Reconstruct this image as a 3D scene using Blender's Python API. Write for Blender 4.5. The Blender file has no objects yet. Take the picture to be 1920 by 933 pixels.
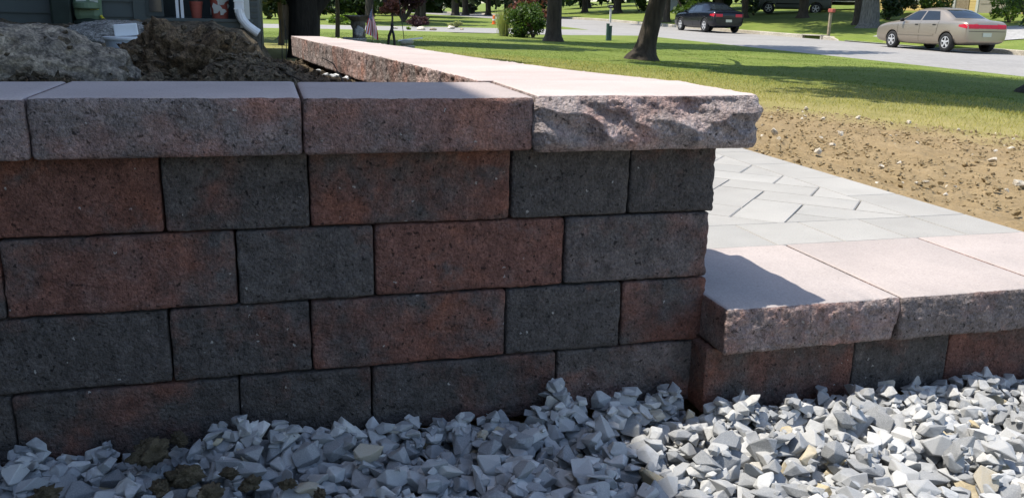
import bpy, bmesh, math, random
import numpy as np
from mathutils import Vector, Matrix
from mathutils.bvhtree import BVHTree

sc = bpy.context.scene
col = sc.collection
random.seed(4)
RNG = np.random.default_rng(11)

# ------------------------------------------------------------------ camera
# world: X along the front of the wall (0 = its right corner), Y away from the viewer, Z up (0 = underside of the caps)
CAM = np.array([-0.9209, -1.6964, 0.2623])
FPX = 1642.56                                   # focal length in photo pixels (photo 1920 x 933)
ROT = np.array([[0.96490005, 0.25810222, 0.04848856],
                [-0.26175328, 0.93022461, 0.25723023],
                [0.02128644, -0.2608935, 0.96513288]])   # columns: right, forward, up
cd = bpy.data.cameras.new('camera')
cd.sensor_width = 36.0
cd.lens = FPX / 1920 * 36.0
cd.clip_start = 0.02
cd.clip_end = 600
cam = bpy.data.objects.new('camera', cd)
col.objects.link(cam)
m = Matrix.Identity(4)
for r in range(3):
    m[r][0] = ROT[r, 0]; m[r][1] = ROT[r, 2]; m[r][2] = -ROT[r, 1]; m[r][3] = CAM[r]
cam.matrix_world = m
sc.camera = cam

# ------------------------------------------------------------------ light
SUN = np.array([-0.43, 0.085, 1.0])              # direction to the sun
SUN_EL = math.atan2(1.0, math.hypot(SUN[0], SUN[1]))
SUN_AZ = math.atan2(SUN[0], SUN[1])
w = bpy.data.worlds.new('World'); sc.world = w; w.use_nodes = True
nt = w.node_tree
bg = nt.nodes['Background']
sky = nt.nodes.new('ShaderNodeTexSky')
sky.sky_type = 'NISHITA'; sky.sun_disc = False
sky.sun_elevation = SUN_EL; sky.sun_rotation = SUN_AZ
nt.links.new(sky.outputs[0], bg.inputs[0])
bg.inputs[1].default_value = 0.15
sd = bpy.data.lights.new('sun', 'SUN'); sd.energy = 3.4; sd.angle = math.radians(0.53); sd.color = (1.0, 0.94, 0.85)
so = bpy.data.objects.new('sun', sd); col.objects.link(so)
so.rotation_euler = Vector(SUN.tolist()).to_track_quat('Z', 'Y').to_euler()
so.location = (-8, 0, 20)
sc.view_settings.view_transform = 'Standard'
sc.view_settings.look = 'None'
sc.view_settings.exposure = 0.97
sc.view_settings.gamma = 1.0
sc.view_settings.use_curve_mapping = False

# ------------------------------------------------------------------ helpers
def ray(x, y):
    d = ROT @ np.array([(x - 960) / FPX, 1.0, -(y - 466.5) / FPX])
    return d
def at_y(x, y, Y):
    d = ray(x, y); return CAM + d * ((Y - CAM[1]) / d[1])
def at_x(x, y, X):
    d = ray(x, y); return CAM + d * ((X - CAM[0]) / d[0])

def _h(i, j, k, s):
    v = np.sin(i * 127.1 + j * 311.7 + k * 74.7 + s * 53.3) * 43758.5453
    return v - np.floor(v)
def vn(P, seed=0):
    i = np.floor(P); f = P - i; u = f * f * (3 - 2 * f)
    x, y, z = i[:, 0], i[:, 1], i[:, 2]
    ux, uy, uz = u[:, 0], u[:, 1], u[:, 2]
    def L(a, b, t): return a + (b - a) * t
    a = L(L(_h(x, y, z, seed), _h(x+1, y, z, seed), ux), L(_h(x, y+1, z, seed), _h(x+1, y+1, z, seed), ux), uy)
    b = L(L(_h(x, y, z+1, seed), _h(x+1, y, z+1, seed), ux), L(_h(x, y+1, z+1, seed), _h(x+1, y+1, z+1, seed), ux), uy)
    return L(a, b, uz) * 2 - 1
def fbm(P, octv=4, seed=0):
    s = np.zeros(len(P)); a = 1.0; t = 0
    for o in range(octv):
        s += a * vn(P * (2.03 ** o) + o * 7.3, seed + o); t += a; a *= 0.5
    return s / t * 1.4
def p3(X, Y, Z=0.0):
    X = np.asarray(X, float); return np.stack([X, np.broadcast_to(Y, X.shape), np.broadcast_to(Z, X.shape)], -1).reshape(-1, 3)
def sstep(a, b, x):
    t = np.clip((x - a) / (b - a), 0, 1); return t * t * (3 - 2 * t)

def put(name, me, mats=None, parent=None, loc=(0, 0, 0), rz=0.0):
    o = bpy.data.objects.new(name, me)
    if mats is not None and len(me.materials) == 0:
        for k in (mats if isinstance(mats, (list, tuple)) else [mats]): me.materials.append(k)
    col.objects.link(o); o.location = loc; o.rotation_euler = (0, 0, rz)
    if parent is not None: o.parent = parent
    return o
def mk(name, V, F, mats=None, parent=None, loc=(0, 0, 0), rz=0.0, smooth=False, mi=None):
    me = bpy.data.meshes.new(name)
    me.from_pydata([tuple(v) for v in np.asarray(V, float).tolist()], [], [tuple(f) for f in (F.tolist() if isinstance(F, np.ndarray) else F)])
    if smooth: me.polygons.foreach_set('use_smooth', [True] * len(me.polygons))
    if mi is not None: me.polygons.foreach_set('material_index', [int(k) for k in mi])
    me.update()
    return put(name, me, mats, parent, loc, rz)
def thing(name, label, cat, loc=(0, 0, 0), rz=0.0, group=None):
    o = bpy.data.objects.new(name, None); o.empty_display_size = 0.1
    col.objects.link(o); o.location = loc; o.rotation_euler = (0, 0, rz)
    return tag(o, label, cat, group)
def tag(o, label=None, cat=None, group=None, kind=None):
    if label: o['label'] = label
    if cat: o['category'] = cat
    if group: o['group'] = group
    if kind: o['kind'] = kind
    return o

class MB:                                       # collects simple shapes into one mesh
    def __init__(s): s.V = []; s.F = []
    def add(s, V, F):
        n = len(s.V); s.V += [tuple(v) for v in V]; s.F += [tuple(i + n for i in f) for f in F]; return s
    def box(s, c, d, M=None, bev=0.0):
        x, y, z = d[0] / 2, d[1] / 2, d[2] / 2
        bm = bmesh.new(); bmesh.ops.create_cube(bm, size=1)
        for v in bm.verts: v.co = Vector((v.co.x * d[0], v.co.y * d[1], v.co.z * d[2]))
        if bev > 0: bmesh.ops.bevel(bm, geom=list(bm.edges), offset=bev, segments=2, affect='EDGES', profile=0.5)
        bm.verts.index_update()
        V = [(M @ v.co if M else v.co) + Vector(c) for v in bm.verts]
        F = [[v.index for v in f.verts] for f in bm.faces]; bm.free()
        return s.add([tuple(v) for v in V], F)
    def tube(s, pts, rad, n=10, cap=True, jit=0.0, seed=0):
        pts = [Vector(p) for p in pts]; k = len(pts)
        rad = [rad] * k if not hasattr(rad, '__len__') else rad
        V = []; up = Vector((0.13, 0.97, 0.2))
        for i, p in enumerate(pts):
            t = (pts[min(i + 1, k - 1)] - pts[max(i - 1, 0)]).normalized()
            a = t.cross(up)
            if a.length < 1e-3: a = t.cross(Vector((1, 0, 0)))
            a.normalize(); b = t.cross(a)
            for j in range(n):
                th = 2 * math.pi * j / n
                r = rad[i]
                if jit: r *= 1 + jit * float(vn(np.array([[math.cos(th) * 2.2 + seed, math.sin(th) * 2.2, p.z * 1.3 + i * .05]]), seed)[0])
                V.append(tuple(p + (a * math.cos(th) + b * math.sin(th)) * r))
        F = [(i * n + j, i * n + (j + 1) % n, (i + 1) * n + (j + 1) % n, (i + 1) * n + j) for i in range(k - 1) for j in range(n)]
        if cap: F += [tuple(reversed(range(n))), tuple(range((k - 1) * n, k * n))]
        return s.add(V, F)
    def lathe(s, prof, c=(0, 0, 0), n=24, axis='Z', wob=0.0, seed=0, cap=True):
        V = []
        for i, (r, z) in enumerate(prof):
            for j in range(n):
                th = 2 * math.pi * j / n
                q = r * (1 + wob * math.sin(3 * th + i + seed))
                a, b = q * math.cos(th), q * math.sin(th)
                V.append((c[0] + a, c[1] + b, c[2] + z) if axis == 'Z' else (c[0] + z, c[1] + a, c[2] + b))
        k = len(prof)
        F = [(i * n + j, i * n + (j + 1) % n, (i + 1) * n + (j + 1) % n, (i + 1) * n + j) for i in range(k - 1) for j in range(n)]
        if cap: F += [tuple(reversed(range(n))), tuple(range((k - 1) * n, k * n))]
        return s.add(V, F)
    def build(s, name, mats, parent=None, loc=(0, 0, 0), rz=0.0, smooth=False):
        o = mk(name, s.V, s.F, mats, parent, loc, rz, smooth)
        bm = bmesh.new(); bm.from_mesh(o.data); bmesh.ops.recalc_face_normals(bm, faces=bm.faces); bm.to_mesh(o.data); bm.free()
        return o

# ------------------------------------------------------------------ materials
class NT:
    def __init__(s, name):
        s.m = bpy.data.materials.new(name); s.m.use_nodes = True
        s.t = s.m.node_tree; s.b = s.t.nodes['Principled BSDF']
        s.b.inputs['Specular IOR Level'].default_value = 0.3
    def n(s, typ, **kw):
        x = s.t.nodes.new(typ)
        for k, v in kw.items():
            if k.startswith('i_'): 
                key = k[2:].replace('_', ' ')
                x.inputs[key].default_value = v
            else: setattr(x, k, v)
        return x
    def l(s, a, b): s.t.links.new(a, b)
    def noise(s, vec, scale, detail=4, rough=0.55):
        x = s.n('ShaderNodeTexNoise'); x.inputs['Scale'].default_value = scale
        x.inputs['Detail'].default_value = detail; x.inputs['Roughness'].default_value = rough
        if vec is not None: s.l(vec, x.inputs['Vector'])
        return x.outputs['Fac']
    def ramp(s, fac, stops):
        r = s.n('ShaderNodeValToRGB'); e = r.color_ramp.elements
        while len(e) < len(stops): e.new(0.5)
        for q, (p, c) in zip(e, stops):
            q.position = p; q.color = (*c, 1) if hasattr(c, '__len__') else (c, c, c, 1)
        s.l(fac, r.inputs[0]); return r.outputs[0]
    def mix(s, fac, a, b, mode='MIX'):
        x = s.n('ShaderNodeMix', data_type='RGBA', blend_type=mode)
        for inp, v in ((x.inputs[0], fac), (x.inputs[6], a), (x.inputs[7], b)):
            if hasattr(v, 'is_output'): s.l(v, inp)
            elif hasattr(v, '__len__'): inp.default_value = (*v, 1)
            else: inp.default_value = v
        return x.outputs[2]
    def math(s, op, a, b=0.0, c=None):
        x = s.n('ShaderNodeMath', operation=op)
        for inp, v in zip(x.inputs, (a, b, c)):
            if v is None: continue
            if hasattr(v, 'is_output'): s.l(v, inp)
            else: inp.default_value = v
        return x.outputs[0]
    def coord(s, rnd=True, which='Object'):
        tc = s.n('ShaderNodeTexCoord'); out = tc.outputs[which]
        if rnd:
            oi = s.n('ShaderNodeObjectInfo')
            va = s.n('ShaderNodeVectorMath', operation='MULTIPLY_ADD')
            cb = s.n('ShaderNodeCombineXYZ'); s.l(oi.outputs['Random'], cb.inputs[0]); s.l(oi.outputs['Random'], cb.inputs[1])
            s.l(cb.outputs[0], va.inputs[0]); va.inputs[1].default_value = (37, 61, 17); s.l(out, va.inputs[2])
            out = va.outputs[0]
        return out
    def bump(s, h, strength=0.5, dist=0.01):
        b = s.n('ShaderNodeBump'); b.inputs['Strength'].default_value = strength; b.inputs['Distance'].default_value = dist
        s.l(h, b.inputs['Height']); s.l(b.outputs[0], s.b.inputs['Normal'])
    def done(s, c, rough=0.85):
        if hasattr(c, 'is_output'): s.l(c, s.b.inputs['Base Color'])
        else: s.b.inputs['Base Color'].default_value = (*c, 1)
        if hasattr(rough, 'is_output'): s.l(rough, s.b.inputs['Roughness'])
        else: s.b.inputs['Roughness'].default_value = rough
        return s.m

def m_simple(name, c, rough=0.6, var=0.15, scale=12, metal=0.0, bump=0.0, bscale=80, spec=None):
    t = NT(name); v = t.coord()
    f = t.noise(v, scale, 5)
    c2 = tuple(k * (1 - var) for k in c); c3 = tuple(min(1, k * (1 + var)) for k in c)
    t.b.inputs['Metallic'].default_value = metal
    if spec is not None: t.b.inputs['Specular IOR Level'].default_value = spec
    if bump: t.bump(t.noise(v, bscale, 4), bump, 0.004)
    return t.done(t.ramp(f, [(0.3, c2), (0.7, c3)]), rough)

def m_block(name, red, dark, pale):
    """mottled split-face concrete: obj.color R = share of red, G = brightness, B = share of pale bloom"""
    t = NT(name); v = t.coord()
    oi = t.n('ShaderNodeObjectInfo'); sp = t.n('ShaderNodeSeparateColor'); t.l(oi.outputs['Color'], sp.inputs[0])
    big = t.noise(v, 6.5, 5, 0.62)
    f = t.math('ADD', big, t.math('MULTIPLY', t.math('SUBTRACT', sp.outputs[0], 0.5), 0.46))
    f = t.ramp(f, [(0.40, 0.0), (0.50, 0.5), (0.60, 1.0)])
    base = t.mix(f, dark, red)
    blo = t.ramp(t.math('ADD', t.noise(v, 9, 5, 0.7), t.math('SUBTRACT', sp.outputs[2], 0.5)), [(0.45, 0.0), (0.8, 0.55)])
    base = t.mix(blo, base, pale)
    org = t.ramp(t.noise(v, 5.1, 4, 0.6), [(0.52, 0.0), (0.70, 0.8)])
    org = t.math('MULTIPLY', org, f)
    base = t.mix(org, base, (red[0] * 1.45, red[1] * 1.15, red[2] * 0.9))
    gp = t.ramp(t.noise(v, 8.5, 4, 0.65), [(0.56, 0.0), (0.68, 0.75)])
    base = t.mix(gp, base, (dark[0] * 1.05, dark[1] * 1.08, dark[2] * 1.12))
    grain = t.ramp(t.noise(v, 170, 4, 0.75), [(0.30, 0.22), (0.42, 0.82), (0.55, 1.02), (0.74, 1.65)])
    pit = t.ramp(t.noise(v, 95, 2, 0.5), [(0.30, 0.30), (0.36, 1.0)])
    base = t.mix(1.0, base, pit, 'MULTIPLY')
    base = t.mix(1.0, base, grain, 'MULTIPLY')
    mid = t.ramp(t.noise(v, 30, 5, 0.7), [(0.3, 0.62), (0.7, 1.32)])
    base = t.mix(1.0, base, mid, 'MULTIPLY')
    br = t.n('ShaderNodeCombineColor')
    for k in range(3): t.l(sp.outputs[1], br.inputs[k])
    base = t.mix(1.0, base, br.outputs[0], 'MULTIPLY')
    vo = t.n('ShaderNodeTexVoronoi'); vo.inputs['Scale'].default_value = 70
    wv = t.n('ShaderNodeVectorMath', operation='ADD'); nz = t.n('ShaderNodeTexNoise'); nz.inputs['Scale'].default_value = 220; t.l(v, nz.inputs['Vector'])
    sc2 = t.n('ShaderNodeVectorMath', operation='SCALE'); sc2.inputs['Scale'].default_value = 0.012; t.l(nz.outputs['Color'], sc2.inputs[0]); t.l(sc2.outputs[0], wv.inputs[0]); t.l(v, wv.inputs[1]); t.l(wv.outputs[0], vo.inputs['Vector'])
    sepc = t.n('ShaderNodeSeparateColor'); t.l(vo.outputs['Color'], sepc.inputs[0])
    spk = t.math('MULTIPLY', t.math('LESS_THAN', vo.outputs['Distance'], 0.17), t.math('GREATER_THAN', sepc.outputs[0], 0.955))
    base = t.mix(t.math('MULTIPLY', spk, 0.7), base, (0.5, 0.47, 0.43))
    h = t.math('ADD', t.noise(v, 150, 3, 0.7), t.math('MULTIPLY', t.noise(v, 45, 4, 0.65), 1.6))
    t.bump(h, 1.0, 0.008)
    return t.done(base, 0.92)
def m_top(name, c, var=0.10):
    """smooth cast top of caps and pavers"""
    t = NT(name); v = t.coord()
    oi = t.n('ShaderNodeObjectInfo'); sp = t.n('ShaderNodeSeparateColor'); t.l(oi.outputs['Color'], sp.inputs[0])
    f = t.noise(v, 4, 5, 0.6)
    base = t.ramp(f, [(0.3, tuple(k * (1 - var) for k in c)), (0.7, tuple(k * (1 + var) for k in c))])
    sm = t.ramp(t.noise(v, 1.7, 3, 0.5), [(0.5, 0.0), (0.72, 0.35)])
    base = t.mix(sm, base, (c[0] * 0.82, c[1] * 0.86, c[2] * 0.9))
    g = t.ramp(t.noise(v, 260, 2, 0.6), [(0.3, 0.86), (0.7, 1.1)])
    base = t.mix(1.0, base, g, 'MULTIPLY')
    pit = t.ramp(t.noise(v, 120, 2, 0.4), [(0.22, 0.5), (0.27, 1.0)])
    base = t.mix(1.0, base, pit, 'MULTIPLY')
    br = t.n('ShaderNodeCombineColor')
    for k in range(3): t.l(sp.outputs[1], br.inputs[k])
    base = t.mix(1.0, base, br.outputs[0], 'MULTIPLY')
    t.bump(t.math('ADD', t.noise(v, 200, 3, 0.6), t.math('MULTIPLY', t.noise(v, 20, 3), 0.6)), 0.35, 0.002)
    return t.done(base, 0.85)

def m_leaf(name, c, var=0.35, trans=0.35):
    t = NT(name)
    g = t.n('ShaderNodeNewGeometry')
    r = t.ramp(g.outputs['Random Per Island'], [(0.0, tuple(k * (1 - var) for k in c)), (0.6, c), (1.0, (c[0] * (1 + var), c[1] * (1 + var * .8), c[2] * (1 + var)))])
    t.done(r, 0.5)
    tr = t.n('ShaderNodeBsdfTranslucent'); t.l(t.mix(1.0, r, (1.2, 1.25, 0.6), 'MULTIPLY'), tr.inputs[0])
    ms = t.n('ShaderNodeMixShader'); ms.inputs[0].default_value = trans
    t.l(t.b.outputs[0], ms.inputs[1]); t.l(tr.outputs[0], ms.inputs[2])
    t.l(ms.outputs[0], t.t.nodes['Material Output'].inputs[0])
    return t.m

def m_bark(name, c):
    t = NT(name); tc = t.n('ShaderNodeTexCoord')
    mp = t.n('ShaderNodeMapping'); mp.inputs['Scale'].default_value = (1, 1, 0.22); t.l(tc.outputs['Object'], mp.inputs[0])
    f = t.noise(mp.outputs[0], 16, 5, 0.65)
    t.bump(f, 1.0, 0.03)
    return t.done(t.ramp(f, [(0.3, tuple(k * .45 for k in c)), (0.55, c), (0.8, tuple(k * 1.5 for k in c))]), 0.95)

def m_stone(name, c1, c2, scale=3.0, con=0.3):
    t = NT(name); v = t.coord()
    base = t.ramp(t.noise(v, scale, 6, 0.65), [(0.3, c1), (0.7, c2)])
    base = t.mix(1.0, base, t.ramp(t.noise(v, scale * 14, 4, 0.6), [(0.32, 1 - con), (0.68, 1 + con * .8)]), 'MULTIPLY')
    if con > .4:
        base = t.mix(1.0, base, t.ramp(t.noise(v, scale * 4, 5, 0.7), [(0.34, 0.45), (0.5, 1.0), (0.68, 1.35)]), 'MULTIPLY')
    t.bump(t.math('ADD', t.noise(v, scale * 9, 6, 0.7), t.math('MULTIPLY', t.noise(v, scale * 2, 4, 0.6), 1.5)), 0.9, 0.02)
    return t.done(base, 0.95)

def m_gravel():
    t = NT('gravel'); g = t.n('ShaderNodeNewGeometry'); oi = t.n('ShaderNodeObjectInfo')
    v = t.coord()
    r = t.math('FRACT', t.math('ADD', g.outputs['Random Per Island'], oi.outputs['Random']))
    base = t.ramp(r, [(0.0, (0.24, 0.25, 0.26)), (0.45, (0.355, 0.362, 0.365)), (0.8, (0.46, 0.463, 0.455)), (0.965, (0.54, 0.537, 0.52)), (0.988, (0.44, 0.37, 0.24))])
    base = t.mix(1.0, base, t.ramp(t.noise(v, 55, 5, 0.7), [(0.3, 0.78), (0.7, 1.15)]), 'MULTIPLY')
    dust = t.ramp(t.noise(v, 22, 3), [(0.45, 0.0), (0.75, 0.45)])
    base = t.mix(dust, base, (0.47, 0.48, 0.47))
    t.bump(t.noise(v, 130, 4, 0.7), 0.5, 0.004)
    return t.done(base, 0.9)

def m_ground():
    """lawn, thin dry grass and bare tan dirt, laid out by world position"""
    t = NT('ground'); g = t.n('ShaderNodeNewGeometry'); pos = g.outputs['Position']
    sp = t.n('ShaderNodeSeparateXYZ'); t.l(pos, sp.inputs[0])
    d = t.math('ADD', sp.outputs[0], t.math('MULTIPLY', t.math('SUBTRACT', sp.outputs[1], 2.8), 0.6))
    d = t.math('ADD', d, t.math('MULTIPLY', t.math('SUBTRACT', t.noise(pos, 1.6, 5, 0.6), 0.5), 1.6))
    lawn = t.ramp(t.noise(pos, 0.5, 6, 0.65), [(0.3, (0.10, 0.145, 0.018)), (0.7, (0.165, 0.205, 0.038))])
    lawn = t.mix(1.0, lawn, t.ramp(t.noise(pos, 22, 4, 0.75), [(0.3, 0.55), (0.7, 1.45)]), 'MULTIPLY')
    lawn = t.mix(t.ramp(t.noise(pos, 1.3, 6, 0.7), [(0.52, 0.0), (0.70, 0.55)]), lawn, (0.26, 0.25, 0.07))
    dry = t.ramp(t.noise(pos, 2.5, 6, 0.7), [(0.3, (0.20, 0.18, 0.055)), (0.7, (0.33, 0.28, 0.11))])
    dirt = t.ramp(t.noise(pos, 5, 6, 0.7), [(0.3, (0.22, 0.158, 0.078)), (0.7, (0.34, 0.25, 0.135))])
    dirt = t.mix(1.0, dirt, t.ramp(t.noise(pos, 60, 5, 0.7), [(0.3, 0.7), (0.7, 1.15)]), 'MULTIPLY')
    f1 = t.ramp(t.math('MULTIPLY', t.math('SUBTRACT', d, 3.2), 0.5), [(0.0, 0.0), (0.5, 1.0)])
    f2 = t.ramp(t.math('MULTIPLY', t.math('SUBTRACT', d, 4.6), 0.15), [(0.0, 0.0), (0.8, 1.0)])
    c = t.mix(f1, dirt, dry); c = t.mix(f2, c, lawn)
    t.bump(t.noise(pos, 40, 5, 0.7), 0.6, 0.03)
    return t.done(c, 0.97)

RED = (0.205, 0.098, 0.074); DARK = (0.118, 0.103, 0.094); PALE = (0.26, 0.205, 0.19)
M = {}
M['block'] = m_block('split_face_block', RED, DARK, PALE)
M['capside'] = m_block('split_face_cap', (0.31, 0.175, 0.145), (0.215, 0.178, 0.165), (0.46, 0.39, 0.37))
M['captop'] = m_top('cap_top', (0.44, 0.372, 0.345))
M['steptop'] = m_top('step_top', (0.40, 0.35, 0.325))
M['paver'] = m_top('paver_top', (0.345, 0.335, 0.312), 0.09)
M['gravel'] = m_gravel()
M['ground'] = m_ground()
M['soil'] = m_stone('soil', (0.055, 0.042, 0.027), (0.235, 0.18, 0.115), 10.0, .55)
M['soilred'] = m_stone('reddish_clod', (0.06, 0.044, 0.026), (0.28, 0.19, 0.11), 12.0, .55)
M['boulder'] = m_stone('boulder', (0.13, 0.115, 0.10), (0.50, 0.41, 0.30), 8.0, .55)
M['greyrock'] = m_stone('grey_rock', (0.16, 0.16, 0.145), (0.46, 0.44, 0.40), 12.0, .55)
M['dirtclod'] = m_stone('dirt_clod', (0.27, 0.20, 0.105), (0.42, 0.32, 0.18), 9.0)
M['pebble'] = m_stone('pale_pebble', (0.5, 0.44, 0.34), (0.7, 0.64, 0.54), 9.0)
M['bed'] = m_stone('stone_dust', (0.20, 0.20, 0.19), (0.34, 0.34, 0.33), 6.0)
M['brownclod'] = m_stone('brown_clod', (0.075, 0.060, 0.034), (0.25, 0.20, 0.125), 30.0)
M['asphalt'] = m_stone('asphalt', (0.245, 0.235, 0.22), (0.295, 0.283, 0.263), 0.6, .12)
M['kerb'] = m_stone('kerb_concrete', (0.30, 0.265, 0.20), (0.46, 0.42, 0.34), 1.2)
M['drive'] = m_stone('driveway', (0.28, 0.275, 0.26), (0.36, 0.35, 0.33), 0.5)
M['leaf'] = m_leaf('leaf_green', (0.062, 0.11, 0.022))
M['leafdark'] = m_leaf('leaf_dark', (0.028, 0.052, 0.016), trans=0.15)
M['leafbright'] = m_leaf('leaf_bright', (0.14, 0.22, 0.035))
M['leafpurple'] = m_leaf('leaf_purple', (0.075, 0.035, 0.045))
M['leafred'] = m_leaf('leaf_red', (0.16, 0.06, 0.045))
M['leafpale'] = m_leaf('leaf_pale', (0.33, 0.36, 0.16))
M['blade'] = m_leaf('grass_blade', (0.125, 0.175, 0.030), 0.4, .5)
M['bladedry'] = m_leaf('grass_blade_dry', (0.40, 0.36, 0.12), 0.35, .5)
M['bark'] = m_bark('bark_brown', (0.075, 0.06, 0.045))
M['barkdark'] = m_bark('bark_dark', (0.050, 0.040, 0.030))
M['barkblack'] = m_bark('bark_black', (0.026, 0.022, 0.018))
M['barkgrey'] = m_bark('bark_grey', (0.16, 0.15, 0.13))
M['siding'] = m_simple('siding_grey_green', (0.085, 0.098, 0.092), 0.55, 0.10, 5)
M['trimdark'] = m_simple('trim_dark', (0.06, 0.07, 0.066), 0.6, 0.1)
M['found'] = m_stone('foundation', (0.09, 0.088, 0.078), (0.15, 0.145, 0.13), 4)
M['white'] = m_simple('white_metal', (0.72, 0.74, 0.75), 0.4, 0.06)
M['offwhite'] = m_simple('offwhite_trim', (0.52, 0.53, 0.49), 0.5, 0.08)
M['roof'] = m_simple('roof_shingle', (0.07, 0.068, 0.065), 0.9, 0.25, 30, bump=0.5)
M['dark'] = m_simple('dark_interior', (0.02, 0.022, 0.022), 0.8, 0.2)
M['meter'] = m_simple('meter_green', (0.15, 0.215, 0.135), 0.5, 0.1)
M['meterdark'] = m_simple('meter_dark', (0.028, 0.040, 0.032), 0.55, 0.2)
M['yellow'] = m_simple('yellow_plastic', (0.62, 0.52, 0.04), 0.5, 0.1)
M['red'] = m_simple('red_print', (0.42, 0.06, 0.05), 0.6, 0.1)
M['terracotta'] = m_simple('terracotta', (0.33, 0.085, 0.06), 0.7, 0.2)
M['glassdark'] = m_simple('window_glass', (0.03, 0.035, 0.04), 0.05, 0.1, spec=0.6)
M['plastic'] = m_simple('pale_plastic', (0.50, 0.55, 0.60), 0.35, 0.06)
M['black'] = m_simple('black_metal', (0.02, 0.02, 0.02), 0.5, 0.2)
M['stoneorn'] = m_stone('ornament_stone', (0.10, 0.09, 0.07), (0.22, 0.20, 0.17), 9)
M['palestone'] = m_stone('pale_cast_stone', (0.36, 0.37, 0.36), (0.52, 0.52, 0.50), 9)
M['log'] = m_stone('stacked_pale', (0.30, 0.31, 0.24), (0.50, 0.49, 0.40), 14)
M['orange'] = m_simple('orange_plastic', (0.85, 0.16, 0.03), 0.5, 0.05)
M['utility'] = m_simple('utility_green', (0.055, 0.10, 0.085), 0.6, 0.12)
M['wood'] = m_stone('weathered_wood', (0.22, 0.17, 0.11), (0.36, 0.30, 0.2), 8)
M['yellowwall'] = m_simple('yellow_siding', (0.62, 0.47, 0.20), 0.7, 0.06)
M['garage'] = m_simple('garage_door', (0.30, 0.275, 0.23), 0.6, 0.06)
M['rubber'] = m_simple('tyre_rubber', (0.022, 0.022, 0.022), 0.85, 0.2)
M['rim'] = m_simple('alloy_rim', (0.55, 0.55, 0.55), 0.35, 0.05, metal=0.3)
M['well'] = m_simple('wheel_well', (0.012, 0.012, 0.012), 0.9, 0.1)
M['lamp_red'] = m_simple('tail_lamp', (0.45, 0.015, 0.03), 0.15, 0.1)
M['plate'] = m_simple('licence_plate', (0.50, 0.52, 0.42), 0.5, 0.05)
M['tanpaint'] = m_simple('champagne_paint', (0.35, 0.30, 0.24), 0.30, 0.03, 2, metal=0.6)
M['navypaint'] = m_simple('navy_paint', (0.007, 0.009, 0.014), 0.16, 0.05, 2, spec=0.4)
M['greypaint'] = m_simple('grey_paint', (0.09, 0.10, 0.09), 0.3, 0.05, 2)
M['carglass'] = m_simple('car_glass', (0.015, 0.02, 0.025), 0.05, 0.1, 2, spec=0.45)

def m_flag():
    t = NT('flag_cloth'); tc = t.n('ShaderNodeTexCoord'); sp = t.n('ShaderNodeSeparateXYZ'); t.l(tc.outputs['UV'], sp.inputs[0])
    u, v = sp.outputs[0], sp.outputs[1]
    st = t.math('LESS_THAN', t.math('FRACT', t.math('MULTIPLY', v, 6.5)), 0.5)
    c = t.mix(st, (0.75, 0.72, 0.70), (0.55, 0.05, 0.06))
    canton = t.math('MULTIPLY', t.math('LESS_THAN', u, 0.4), t.math('GREATER_THAN', v, 0.4615))
    vo = t.n('ShaderNodeTexVoronoi'); vo.inputs['Scale'].default_value = 22; t.l(tc.outputs['UV'], vo.inputs['Vector']); vo.inputs['Randomness'].default_value = 0
    star = t.math('LESS_THAN', vo.outputs['Distance'], 0.27)
    blue = t.mix(star, (0.03, 0.045, 0.16), (0.75, 0.75, 0.75))
    return t.done(t.mix(canton, c, blue), 0.8)
M['flag'] = m_flag()

# ------------------------------------------------------------------ ground
ROADX0, ROADX1 = 14.4, 22.1
def zroad(Y): return -0.72 + 0.0118 * (np.clip(Y, -30, 60) - 22)
def G(X, Y):
    X = np.asarray(X, float); Y = np.asarray(Y, float)
    base = -0.355 - 0.005 * np.clip(Y - 5, 0, 26) + 0.019 * np.clip(Y - 40, 0, 60)
    zr = zroad(Y) + 0.003 * np.clip(Y - 40, 0, 60)
    s = np.clip((X - 1.25) / (ROADX0 - 1.25), 0, 1)
    z = base * (1 - s) + zr * s
    far = np.clip(X - ROADX1, 0, 30)
    z = z + np.where(X > ROADX1, 0.12 + 0.072 * far, 0)
    return z
def street_mask(X, Y):      # inside road or side street
    a = (X > ROADX0) & (X < ROADX1)
    b = (Y > 32) & (Y < 40) & (X <= ROADX0)
    return a | b
def ax(*segs):
    L = []
    for a, b, st in segs: L += list(np.arange(a, b - 1e-6, st))
    return np.array(L + [segs[-1][1]])
xs = ax((-60, -10, 5), (-10, -1, 1), (-1, 1.1, 0.35), (1.1, 5.2, 0.045), (5.2, 14.0, 0.4), (14.0, 14.8, 0.2), (14.8, 21.7, 1.15), (21.7, 22.06, 0.18), (22.06, 22.34, 0.14), (22.34, 60, 2), (60, 120, 10))
ys = ax((-30, -2, 4), (-2, -0.2, 0.6), (-0.2, 0.3, 0.1), (0.3, 5.6, 0.045), (5.6, 12, 0.3), (12, 31.5, 1.0), (31.5, 32.5, 0.25), (32.5, 39.5, 1), (39.5, 40.5, 0.25), (40.5, 90, 3), (90, 220, 10))
GX, GY = np.meshgrid(xs, ys, indexing='ij')
GZ = G(GX, GY)
P = p3(GX.ravel(), GY.ravel())
dline = GX + 0.6 * (GY - 2.8)
near = np.clip(1 - (dline - 3.2) / 1.2, 0, 1) * (GX > 1.27) * (GX < 5.2) * (GY < 6)
rel = (fbm(P * 2.2, 4, 3) * 0.022 + np.abs(fbm(P * 9, 3, 5)) * 0.028 + fbm(P * 22, 2, 8) * 0.010).reshape(GX.shape)
GZ = GZ + rel * near - 0.012 * near
GZ = GZ + (fbm(P * 0.35, 3, 9).reshape(GX.shape)) * 0.05 * (GX > 6) * (~street_mask(GX, GY)) * (GX < 14)
GZ = np.where(street_mask(GX, GY), G(GX, GY) - 0.06, GZ)
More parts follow.
